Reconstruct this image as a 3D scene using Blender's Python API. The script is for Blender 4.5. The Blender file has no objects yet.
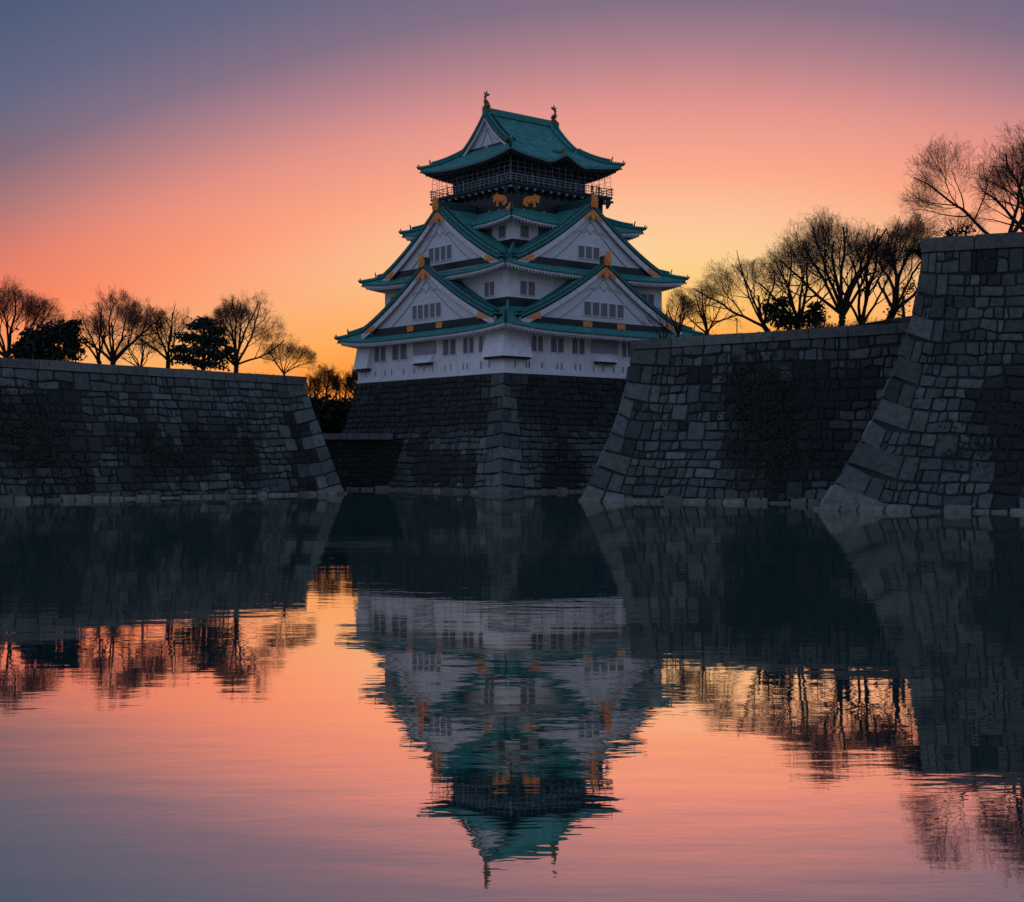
import bpy, bmesh, math, random
import numpy as np
from mathutils import Vector, Matrix, noise as mnoise

# ------------------------------------------------------------------ camera
scn = bpy.context.scene
COL = scn.collection
cam_d = bpy.data.cameras.new('camera')
cam = bpy.data.objects.new('camera', cam_d)
COL.objects.link(cam)
cam.location = (0, 0, 4.87)
cam.rotation_euler = (math.radians(90), 0, 0)
cam_d.sensor_width = 36
cam_d.lens = 49.0
cam_d.shift_y = 7 / 1024
cam_d.clip_start = 0.1
cam_d.clip_end = 6000
scn.camera = cam

# ------------------------------------------------------------------ sky
SUN_AZ = math.atan2(140, 1394)
def s2l(c):
    return tuple((v / 255 / 12.92 if v / 255 <= .04045 else ((v / 255 + .055) / 1.055) ** 2.4) for v in c)
world = bpy.data.worlds.new('World')
scn.world = world
world.use_nodes = True
nt = world.node_tree
nt.nodes.clear()
N = nt.nodes.new
Lk = nt.links.new
def wmath(op, a, b=None, clamp=False):
    n = N('ShaderNodeMath'); n.operation = op; n.use_clamp = clamp
    for i, v in enumerate((a, b)):
        if v is None: continue
        if isinstance(v, (int, float)): n.inputs[i].default_value = v
        else: Lk(v, n.inputs[i])
    return n.outputs[0]
tc = N('ShaderNodeTexCoord')
sep = N('ShaderNodeSeparateXYZ'); Lk(tc.outputs['Generated'], sep.inputs[0])
X, Yc, Z = sep.outputs
hl = wmath('SQRT', wmath('ADD', wmath('MULTIPLY', X, X), wmath('MULTIPLY', Yc, Yc)))
dotc = wmath('ADD', wmath('MULTIPLY', X, math.sin(SUN_AZ)), wmath('MULTIPLY', Yc, math.cos(SUN_AZ)))
cosd = wmath('DIVIDE', dotc, wmath('MAXIMUM', hl, 1e-4))
Zp = wmath('ABSOLUTE', Z)
el = wmath('ADD', Zp, wmath('MULTIPLY', wmath('SUBTRACT', 1.0, cosd), 1.12))
ramp = N('ShaderNodeValToRGB')
Lk(wmath('DIVIDE', el, 2.4), ramp.inputs[0])
stops = [(0.0, (250, 128, 60)), (.06, (254, 150, 88)), (.088, (255, 176, 112)), (.115, (255, 200, 152)), (.145, (252, 210, 178)),
         (.172, (252, 195, 170)), (.20, (252, 172, 148)), (.240, (230, 151, 143)), (.277, (179, 130, 139)),
         (.308, (134, 113, 134)), (.345, (104, 104, 131)), (.40, (78, 93, 122)), (.60, (78, 94, 127)), (1.0, (104, 121, 156)), (1.4, (148, 171, 210)), (2.4, (150, 171, 208))]
els = ramp.color_ramp.elements
while len(els) > 1: els.remove(els[-1])
for i, (p, c) in enumerate(stops):
    e = els[0] if i == 0 else els.new(p)
    e.position = p / 2.4
    e.color = (*s2l(c), 1)
ramp2 = N('ShaderNodeValToRGB')
Lk(Zp, ramp2.inputs[0])
els = ramp2.color_ramp.elements
while len(els) > 1: els.remove(els[-1])
for i, (p, b, g) in enumerate([(0.0, .22, .88), (.075, .42, .95), (.11, .56, 1), (.17, .80, 1), (.24, 1.0, 1)]):
    e = els[0] if i == 0 else els.new(p)
    e.position = p
    e.color = (1, g, b, 1)
mul = N('ShaderNodeMix'); mul.data_type = 'RGBA'; mul.blend_type = 'MULTIPLY'; mul.inputs[0].default_value = 1
Lk(ramp.outputs[0], mul.inputs[6]); Lk(ramp2.outputs[0], mul.inputs[7])
# away from the sun's bearing the low sky turns from yellow to salmon
ramp3 = N('ShaderNodeValToRGB'); Lk(Zp, ramp3.inputs[0])
els = ramp3.color_ramp.elements
while len(els) > 1: els.remove(els[-1])
for i, (p, a) in enumerate([(0.0, .25), (.074, .28), (.11, .38), (.14, .27), (.17, .13), (.23, 0)]):
    e = els[0] if i == 0 else els.new(p)
    e.position = p; e.color = (0, a, a * .6, 1)
azf = wmath('SUBTRACT', 1.0, wmath('EXPONENT', wmath('MULTIPLY', wmath('SUBTRACT', 1.0, cosd), -50.0)))
dim = N('ShaderNodeMix'); dim.data_type = 'RGBA'; dim.blend_type = 'MIX'
dim.inputs[6].default_value = (0, 0, 0, 1); Lk(azf, dim.inputs[0]); Lk(ramp3.outputs[0], dim.inputs[7])
inv = N('ShaderNodeMix'); inv.data_type = 'RGBA'; inv.blend_type = 'SUBTRACT'; inv.inputs[0].default_value = 1
inv.inputs[6].default_value = (1, 1, 1, 1); Lk(dim.outputs[2], inv.inputs[7])
mul2 = N('ShaderNodeMix'); mul2.data_type = 'RGBA'; mul2.blend_type = 'MULTIPLY'; mul2.inputs[0].default_value = 1
Lk(mul.outputs[2], mul2.inputs[6]); Lk(inv.outputs[2], mul2.inputs[7])
bg = N('ShaderNodeBackground'); bg.inputs[1].default_value = 1.0
Lk(mul2.outputs[2], bg.inputs[0])
wo = N('ShaderNodeOutputWorld'); Lk(bg.outputs[0], wo.inputs[0])

# low, weak, warm sun behind the castle, about to leave the horizon
sd = bpy.data.lights.new('sun', 'SUN'); sd.energy = 0.35; sd.angle = math.radians(4); sd.color = (1, .55, .25)
sun = bpy.data.objects.new('sun', sd); COL.objects.link(sun)
sdir = Vector((math.sin(SUN_AZ), math.cos(SUN_AZ), math.tan(math.radians(1.5)))).normalized()
sun.rotation_euler = sdir.to_track_quat('Z', 'Y').to_euler()

vs = scn.view_settings
vs.view_transform = 'Standard'; vs.look = 'None'; vs.exposure = 0; vs.gamma = 1
scn.cycles.max_bounces = 6
scn.cycles.diffuse_bounces = 3
scn.cycles.glossy_bounces = 3
scn.cycles.use_denoising = True

# ------------------------------------------------------------------ helpers
class MB:
    def __init__(s):
        s.v = []; s.f = []; s.mi = []; s.uv = {}; s.col = {}
    def quad(s, pts, mi=0, uv=None, col=None):
        b = len(s.v); s.v.extend(tuple(p) for p in pts)
        s.face(range(b, b + len(pts)), mi, uv, col)
    def face(s, idx, mi=0, uv=None, col=None):
        s.f.append(tuple(idx)); s.mi.append(mi)
        k = len(s.f) - 1
        if uv is not None: s.uv[k] = uv
        if col is not None: s.col[k] = col
    def box(s, x0, x1, y0, y1, z0, z1, mi=0, T=None):
        c = [(x0, y0, z0), (x1, y0, z0), (x1, y1, z0), (x0, y1, z0), (x0, y0, z1), (x1, y0, z1), (x1, y1, z1), (x0, y1, z1)]
        s.hexa(c, mi, T)
    def hexa(s, c, mi=0, T=None):
        if T: c = [T(*p) for p in c]
        b = len(s.v); s.v.extend(tuple(p) for p in c)
        for f in ((3, 2, 1, 0), (4, 5, 6, 7), (0, 1, 5, 4), (1, 2, 6, 5), (2, 3, 7, 6), (3, 0, 4, 7)):
            s.face([b + i for i in f], mi)
    def grid(s, P, nu, nv, mi=0, uvf=None, flip=False):
        b = len(s.v)
        pts = [[P(i / nu, j / nv) for j in range(nv + 1)] for i in range(nu + 1)]
        for r in pts: s.v.extend(tuple(p) for p in r)
        w = nv + 1
        for i in range(nu):
            for j in range(nv):
                idx = [b + i * w + j, b + (i + 1) * w + j, b + (i + 1) * w + j + 1, b + i * w + j + 1]
                uv = None
                if uvf: uv = [uvf(i / nu, j / nv), uvf((i + 1) / nu, j / nv), uvf((i + 1) / nu, (j + 1) / nv), uvf(i / nu, (j + 1) / nv)]
                if flip: idx.reverse(); uv and uv.reverse()
                s.face(idx, mi, uv)
    def prism(s, outline, P, d0, d1, mi=0):
        """outline of (a,b); P(a,b,depth)->xyz"""
        b = len(s.v); n = len(outline)
        s.v.extend(tuple(P(a, c, d0)) for a, c in outline)
        s.v.extend(tuple(P(a, c, d1)) for a, c in outline)
        s.face([b + i for i in range(n)], mi); s.face([b + n + i for i in reversed(range(n))], mi)
        for i in range(n):
            j = (i + 1) % n
            s.face([b + i, b + n + i, b + n + j, b + j], mi)
    def tube(s, pts, rad, sides=6, mi=0, cap=True):
        pts = [Vector(p) for p in pts]
        rings = []
        for i, p in enumerate(pts):
            d = (pts[min(i + 1, len(pts) - 1)] - pts[max(i - 1, 0)])
            d = d.normalized() if d.length > 1e-6 else Vector((0, 0, 1))
            u = d.cross(Vector((0, 0, 1)))
            if u.length < .05: u = d.cross(Vector((1, 0, 0)))
            u.normalize(); w = d.cross(u)
            r = rad[i] if hasattr(rad, '__len__') else rad
            b = len(s.v)
            for k in range(sides):
                a = 2 * math.pi * k / sides + math.pi / sides
                s.v.append(tuple(p + u * (math.cos(a) * r) + w * (math.sin(a) * r)))
            rings.append(b)
        for a, b in zip(rings, rings[1:]):
            for k in range(sides):
                s.face([a + k, a + (k + 1) % sides, b + (k + 1) % sides, b + k], mi)
        if cap:
            s.face([rings[0] + k for k in reversed(range(sides))], mi); s.face([rings[-1] + k for k in range(sides)], mi)
    def build(s, name, mats, parent=None, smooth=False, normals=False):
        me = bpy.data.meshes.new(name)
        me.from_pydata(s.v, [], s.f)
        if not isinstance(mats, (list, tuple)): mats = [mats]
        for m in mats: me.materials.append(m)
        if len(mats) > 1: me.polygons.foreach_set('material_index', s.mi)
        if s.uv:
            l = me.uv_layers.new(name='UVMap'); buf = [0.0] * (2 * len(me.loops)); k = 0
            for i, f in enumerate(s.f):
                u = s.uv.get(i)
                for j in range(len(f)):
                    if u: buf[2 * k] = u[j][0]; buf[2 * k + 1] = u[j][1]
                    k += 1
            l.data.foreach_set('uv', buf)
        if s.col:
            a = me.color_attributes.new('tint', 'FLOAT_COLOR', 'CORNER'); buf = []
            for i, f in enumerate(s.f):
                c = s.col.get(i, (.1, .1, .1))
                for j in f: buf.extend((c[0], c[1], c[2], 1))
            a.data.foreach_set('color', buf)
        if smooth: me.polygons.foreach_set('use_smooth', [True] * len(me.polygons))
        me.update()
        if normals:
            bm = bmesh.new(); bm.from_mesh(me); bmesh.ops.recalc_face_normals(bm, faces=bm.faces); bm.to_mesh(me); bm.free()
        o = bpy.data.objects.new(name, me); COL.objects.link(o)
        if parent: o.parent = parent
        return o

def tag(o, label=None, cat=None, group=None, kind=None):
    if label: o['label'] = label
    if cat: o['category'] = cat
    if group: o['group'] = group
    if kind: o['kind'] = kind
    return o
def empty(name, loc, label, cat, group=None, rz=0):
    o = bpy.data.objects.new(name, None); COL.objects.link(o); o.location = loc; o.rotation_euler = (0, 0, rz)
    return tag(o, label, cat, group)

# ------------------------------------------------------------------ materials
def mat(name, base, rough=.7, metal=0, spec=.3, nscale=None, namp=.25, bump=0, bscale=8, coord='Object'):
    m = bpy.data.materials.new(name); m.use_nodes = True
    t = m.node_tree; p = t.nodes['Principled BSDF']
    p.inputs['Base Color'].default_value = (*base, 1); p.inputs['Roughness'].default_value = rough
    p.inputs['Metallic'].default_value = metal; p.inputs['Specular IOR Level'].default_value = spec
    if nscale or bump:
        co = t.nodes.new('ShaderNodeTexCoord')
    if nscale:
        n = t.nodes.new('ShaderNodeTexNoise'); n.inputs['Scale'].default_value = nscale; n.inputs['Detail'].default_value = 6
        n.inputs['Roughness'].default_value = .65
        t.links.new(co.outputs[coord], n.inputs['Vector'])
        r = t.nodes.new('ShaderNodeMapRange'); r.inputs[1].default_value = .3; r.inputs[2].default_value = .7
        r.inputs[3].default_value = 1 - namp; r.inputs[4].default_value = 1 + namp
        t.links.new(n.outputs[0], r.inputs[0])
        mx = t.nodes.new('ShaderNodeMix'); mx.data_type = 'RGBA'; mx.blend_type = 'MULTIPLY'; mx.inputs[0].default_value = 1
        mx.inputs[6].default_value = (*base, 1); t.links.new(r.outputs[0], mx.inputs[7])
        t.links.new(mx.outputs[2], p.inputs['Base Color'])
    if bump:
        n = t.nodes.new('ShaderNodeTexNoise'); n.inputs['Scale'].default_value = bscale; n.inputs['Detail'].default_value = 5
        t.links.new(co.outputs[coord], n.inputs['Vector'])
        b = t.nodes.new('ShaderNodeBump'); b.inputs['Strength'].default_value = 1; b.inputs['Distance'].default_value = bump
        t.links.new(n.outputs[0], b.inputs['Height']); t.links.new(b.outputs[0], p.inputs['Normal'])
    return m

def stone_mat():
    m = bpy.data.materials.new('granite_blocks'); m.use_nodes = True
    t = m.node_tree; p = t.nodes['Principled BSDF']; p.inputs['Roughness'].default_value = .85
    p.inputs['Specular IOR Level'].default_value = .25
    a = t.nodes.new('ShaderNodeAttribute'); a.attribute_name = 'tint'
    co = t.nodes.new('ShaderNodeTexCoord')
    n = t.nodes.new('ShaderNodeTexNoise'); n.inputs['Scale'].default_value = 1.6; n.inputs['Detail'].default_value = 8; n.inputs['Roughness'].default_value = .7
    t.links.new(co.outputs['Object'], n.inputs['Vector'])
    r = t.nodes.new('ShaderNodeMapRange'); r.inputs[1].default_value = .3; r.inputs[2].default_value = .7; r.inputs[3].default_value = .55; r.inputs[4].default_value = 1.4
    t.links.new(n.outputs[0], r.inputs[0])
    mx = t.nodes.new('ShaderNodeMix'); mx.data_type = 'RGBA'; mx.blend_type = 'MULTIPLY'; mx.inputs[0].default_value = 1
    t.links.new(a.outputs['Color'], mx.inputs[6]); t.links.new(r.outputs[0], mx.inputs[7])
    t.links.new(mx.outputs[2], p.inputs['Base Color'])
    n2 = t.nodes.new('ShaderNodeTexNoise'); n2.inputs['Scale'].default_value = 5; n2.inputs['Detail'].default_value = 7
    t.links.new(co.outputs['Object'], n2.inputs['Vector'])
    b = t.nodes.new('ShaderNodeBump'); b.inputs['Distance'].default_value = .06
    t.links.new(n2.outputs[0], b.inputs['Height']); t.links.new(b.outputs[0], p.inputs['Normal'])
    return m

def tile_mat():
    m = bpy.data.materials.new('patina_copper_tiles'); m.use_nodes = True
    t = m.node_tree; p = t.nodes['Principled BSDF']; p.inputs['Roughness'].default_value = .55
    p.inputs['Specular IOR Level'].default_value = .35
    uv = t.nodes.new('ShaderNodeUVMap'); uv.uv_map = 'UVMap'
    sp = t.nodes.new('ShaderNodeSeparateXYZ'); t.links.new(uv.outputs[0], sp.inputs[0])
    def mth(op, a, b=None):
        n = t.nodes.new('ShaderNodeMath'); n.operation = op
        for i, v in enumerate((a, b)):
            if v is None: continue
            if isinstance(v, (int, float)): n.inputs[i].default_value = v
            else: t.links.new(v, n.inputs[i])
        return n.outputs[0]
    rib = mth('ABSOLUTE', mth('SINE', mth('MULTIPLY', sp.outputs[0], math.pi / .5)))
    row = mth('FRACT', mth('MULTIPLY', sp.outputs[1], 1 / .38))
    h = mth('ADD', mth('MULTIPLY', rib, .10), mth('MULTIPLY', row, .02))
    co = t.nodes.new('ShaderNodeTexCoord')
    n = t.nodes.new('ShaderNodeTexNoise'); n.inputs['Scale'].default_value = .9; n.inputs['Detail'].default_value = 8; n.inputs['Roughness'].default_value = .7
    t.links.new(co.outputs['Object'], n.inputs['Vector'])
    cr = t.nodes.new('ShaderNodeValToRGB'); cr.color_ramp.elements[0].position = .3; cr.color_ramp.elements[1].position = .72
    cr.color_ramp.elements[0].color = (.008, .085, .092, 1); cr.color_ramp.elements[1].color = (.045, .31, .285, 1)
    t.links.new(n.outputs[0], cr.inputs[0])
    dk = mth('ADD', mth('MULTIPLY', rib, .85), .30)
    mx = t.nodes.new('ShaderNodeMix'); mx.data_type = 'RGBA'; mx.blend_type = 'MULTIPLY'; mx.inputs[0].default_value = 1
    t.links.new(cr.outputs[0], mx.inputs[6]); t.links.new(dk, mx.inputs[7]); t.links.new(mx.outputs[2], p.inputs['Base Color'])
    b = t.nodes.new('ShaderNodeBump'); b.inputs['Distance'].default_value = 1
    t.links.new(h, b.inputs['Height']); t.links.new(b.outputs[0], p.inputs['Normal'])
    return m

def plaster_mat():
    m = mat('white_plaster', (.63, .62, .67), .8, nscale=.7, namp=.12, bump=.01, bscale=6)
    t = m.node_tree; p = t.nodes['Principled BSDF']
    src = p.inputs['Base Color'].links[0].from_socket
    co = t.nodes.new('ShaderNodeTexCoord'); mp = t.nodes.new('ShaderNodeMapping'); mp.inputs['Scale'].default_value = (2.2, 2.2, .22)
    n = t.nodes.new('ShaderNodeTexNoise'); n.inputs['Scale'].default_value = 1.3; n.inputs['Detail'].default_value = 5
    t.links.new(co.outputs['Object'], mp.inputs[0]); t.links.new(mp.outputs[0], n.inputs['Vector'])
    r = t.nodes.new('ShaderNodeMapRange'); r.inputs[1].default_value = .42; r.inputs[2].default_value = .72; r.inputs[3].default_value = 1; r.inputs[4].default_value = .84
    t.links.new(n.outputs[0], r.inputs[0])
    mx = t.nodes.new('ShaderNodeMix'); mx.data_type = 'RGBA'; mx.blend_type = 'MULTIPLY'; mx.inputs[0].default_value = 1
    t.links.new(src, mx.inputs[6]); t.links.new(r.outputs[0], mx.inputs[7]); t.links.new(mx.outputs[2], p.inputs['Base Color'])
    return m
def plaster_plain():
    m = mat('white_plaster', (.70, .70, .74), .8, nscale=.7, namp=.14, bump=.01, bscale=6)
    return m
def lattice_mat():
    m = bpy.data.materials.new('fine_white_lattice'); m.use_nodes = True
    t = m.node_tree; p = t.nodes['Principled BSDF']; p.inputs['Roughness'].default_value = .8
    uv = t.nodes.new('ShaderNodeUVMap'); uv.uv_map = 'UVMap'
    b = t.nodes.new('ShaderNodeTexBrick'); b.offset = 0
    b.inputs['Color1'].default_value = (.56, .555, .60, 1); b.inputs['Color2'].default_value = (.50, .51, .555, 1)
    b.inputs['Mortar'].default_value = (.42, .43, .47, 1); b.inputs['Scale'].default_value = 1
    b.inputs['Brick Width'].default_value = .36; b.inputs['Row Height'].default_value = .36; b.inputs['Mortar Size'].default_value = .035
    t.links.new(uv.outputs[0], b.inputs['Vector']); t.links.new(b.outputs[0], p.inputs['Base Color'])
    return m
M = dict(
    stone=stone_mat(), tile=tile_mat(), plaster=plaster_mat(), lattice=lattice_mat(),
    gap=mat('dark_joint_earth', (.012, .020, .024), .95),
    green=mat('patina_copper_trim', (.014, .165, .155), .55, nscale=2, namp=.35, bump=.02, bscale=9),
    greendark=mat('aged_dark_copper', (.012, .05, .05), .55, nscale=2, namp=.4),
    gold=mat('gilded_metal', (.72, .23, .055), .5, metal=.15, nscale=5, namp=.55, bump=.04, bscale=6),
    bronze=mat('weathered_gilt', (.16, .085, .035), .5, metal=.3, nscale=3, namp=.4),
    black=mat('black_lacquer_and_shade', (.008, .014, .018), .4, nscale=1.5, namp=.5),  # lacquer on the dark storey; painted shade on strips and bay feet
    darkwood=mat('dark_timber', (.014, .024, .03), .65, nscale=2, namp=.4),
    pane=mat('dark_window_opening', (.07, .08, .095), .35, spec=.4),
    greytrim=mat('grey_trim_and_shade', (.26, .27, .30), .75, nscale=2, namp=.2),
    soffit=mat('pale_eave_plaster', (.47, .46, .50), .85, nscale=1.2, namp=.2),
    rail=mat('weathered_grey_rail', (.16, .19, .23), .6),
    bark=mat('dark_bark', (.016, .014, .013), .95, bump=.03, bscale=10),
    twig=mat('bare_twigs', (.04, .024, .018), .95),
    leaf=mat('dark_evergreen_leaves', (.009, .015, .010), .8, nscale=.5, namp=.4),
    ivy=mat('dark_ivy_leaves', (.010, .016, .013), .8, nscale=2, namp=.4),
    grass=mat('dry_bank_grass', (.014, .015, .011), .95, nscale=.6, namp=.5, bump=.3, bscale=2),
    cloth=mat('dark_coat', (.03, .03, .04), .9), skin=mat('face_skin', (.35, .2, .14), .6),
    endtile=mat('patina_eave_tile', (.03, .30, .27), .5, nscale=3, namp=.3),
    board=mat('aged_white_board', (.52, .50, .54), .8, nscale=1.2, namp=.2),
    frame=mat('dark_painted_frame', (.035, .05, .06), .6),
    post=mat('grey_steel', (.12, .12, .13), .5),
)

# ------------------------------------------------------------------ water
def water_mat():
    m = bpy.data.materials.new('moat_water'); m.use_nodes = True
    t = m.node_tree; t.nodes.clear(); Nn = t.nodes.new; L = t.links.new
    out = Nn('ShaderNodeOutputMaterial'); mix = Nn('ShaderNodeMixShader')
    df = Nn('ShaderNodeBsdfDiffuse'); df.inputs[0].default_value = (.008, .26, .32, 1)
    gl = Nn('ShaderNodeBsdfGlossy'); gl.inputs['Color'].default_value = (1.0, .84, .69, 1); gl.inputs['Roughness'].default_value = .012
    lw = Nn('ShaderNodeLayerWeight'); lw.inputs[0].default_value = .5
    mr = Nn('ShaderNodeMapRange'); mr.inputs[1].default_value = .55; mr.inputs[2].default_value = .95; mr.inputs[3].default_value = .945; mr.inputs[4].default_value = .96
    L(lw.outputs['Facing'], mr.inputs[0]); L(mr.outputs[0], mix.inputs[0])
    L(df.outputs[0], mix.inputs[1]); L(gl.outputs[0], mix.inputs[2]); L(mix.outputs[0], out.inputs[0])
    co = Nn('ShaderNodeTexCoord')
    def layer(sx, sy, scale, detail, rough=.5, rot=0):
        mp = Nn('ShaderNodeMapping'); mp.inputs['Scale'].default_value = (sx, sy, 1); mp.inputs['Rotation'].default_value = (0, 0, rot)
        L(co.outputs['Object'], mp.inputs[0])
        n = Nn('ShaderNodeTexNoise'); n.inputs['Scale'].default_value = scale; n.inputs['Detail'].default_value = detail; n.inputs['Roughness'].default_value = rough
        L(mp.outputs[0], n.inputs['Vector']); return n.outputs[0]
    def mth(op, a, b):
        n = Nn('ShaderNodeMath'); n.operation = op
        for i, v in enumerate((a, b)):
            if isinstance(v, (int, float)): n.inputs[i].default_value = v
            else: L(v, n.inputs[i])
        return n.outputs[0]
    big = layer(.12, .35, .55, 3, .5, .05)
    small = layer(.35, 1.0, 1.5, 3, .55, -.04)
    patch = layer(.3, 1, .035, 2)
    pr = Nn('ShaderNodeMapRange'); pr.inputs[1].default_value = .35; pr.inputs[2].default_value = .65; pr.inputs[3].default_value = .45; pr.inputs[4].default_value = 1.5
    L(patch, pr.inputs[0])
    h = mth('ADD', mth('MULTIPLY', big, .018), mth('MULTIPLY', mth('MULTIPLY', small, .0030), pr.outputs[0]))
    bp = Nn('ShaderNodeBump'); bp.inputs['Distance'].default_value = 1.0; bp.inputs['Strength'].default_value = 1
    L(h, bp.inputs['Height']); L(bp.outputs[0], gl.inputs['Normal'])
    return m
w = MB(); w.quad([(-500, -250, 0), (500, -250, 0), (500, 320, 0), (-500, 320, 0)])
tag(w.build('water', water_mat()), kind='structure')
g = MB(); g.quad([(-3000, -3000, -3), (3000, -3000, -3), (3000, 3500, -3), (-3000, 3500, -3)])
tag(g.build('ground', M['grass']), kind='structure')

# ------------------------------------------------------------------ stone walls
def nz(x, y, z=0): return mnoise.noise(Vector((x, y, z)))

class Face:
    """battered face: origin at foot of the corner, runs along d, outward normal n; s setback, p profile power"""
    def __init__(s, P0, d, n, H, sb, p, sign=1):
        s.P0 = Vector((P0[0], P0[1], 0)); s.d = Vector((*d, 0)); s.n = Vector((*n, 0)); s.H = H; s.sb = sb; s.p = p
    def off(s, z):
        q = min(max(1 - z / s.H, 0), 1.15)
        return s.sb * (1 - q ** s.p) if q <= 1 else s.sb * (1 - q ** s.p)
    def doff(s, z):
        return (s.off(z + .3) - s.off(z - .3)) / .6
    def at(s, t, z, depth=0):
        return s.P0 + s.d * t - s.n * (s.off(z) - depth) + Vector((0, 0, z))

def stone(mb, f, c4, depth, tint, rnd, gap=.05, chamf=.15, bulge=.06, base=-.22):
    """c4: four (a,z) corners bottom-left, bottom-right, top-right, top-left"""
    cx = sum(c[0] for c in c4) / 4; cz = sum(c[1] for c in c4) / 4
    def inner(k, e):
        a, z = c4[k]
        da = cx - a; dz = cz - z
        return (a + (e if da > 0 else -e), z + (e if dz > 0 else -e))
    out = []
    for k in range(4):
        p = inner(k, gap); q = inner((k + 1) % 4, gap); r = inner((k - 1) % 4, gap)
        ch = chamf * rnd.uniform(.5, 1.3)
        def tow(p, q, ch):
            L = math.hypot(q[0] - p[0], q[1] - p[1]) or 1
            ch = min(ch, L * .3)
            return (p[0] + (q[0] - p[0]) * ch / L, p[1] + (q[1] - p[1]) * ch / L)
        out.append(tow(p, r, ch)); out.append(tow(p, q, ch))
    b = len(mb.v)
    def T(a, z): return (a + f.off(max(z, -1)) * math.exp(-a / 9), z)
    tilt = (rnd.uniform(-.07, .07), rnd.uniform(-.07, .07))
    for a, z in out:
        mb.v.append(tuple(f.at(*T(a, z), base)))
    ins = []
    for a, z in out:
        a2 = a + (cx - a) * .10; z2 = z + (cz - z) * .13
        mb.v.append(tuple(f.at(*T(a2, z2), depth + (a2 - cx) * tilt[0] + (z2 - cz) * tilt[1])))
    mb.v.append(tuple(f.at(*T(cx + rnd.uniform(-.1, .1), cz + rnd.uniform(-.1, .1)), depth + bulge * rnd.uniform(.3, 1.4))))
    for k in range(8):
        j = (k + 1) % 8
        mb.face([b + k, b + j, b + 8 + j, b + 8 + k], col=tint)
        mb.face([b + 8 + k, b + 8 + j, b + 16], col=tint)

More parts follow.
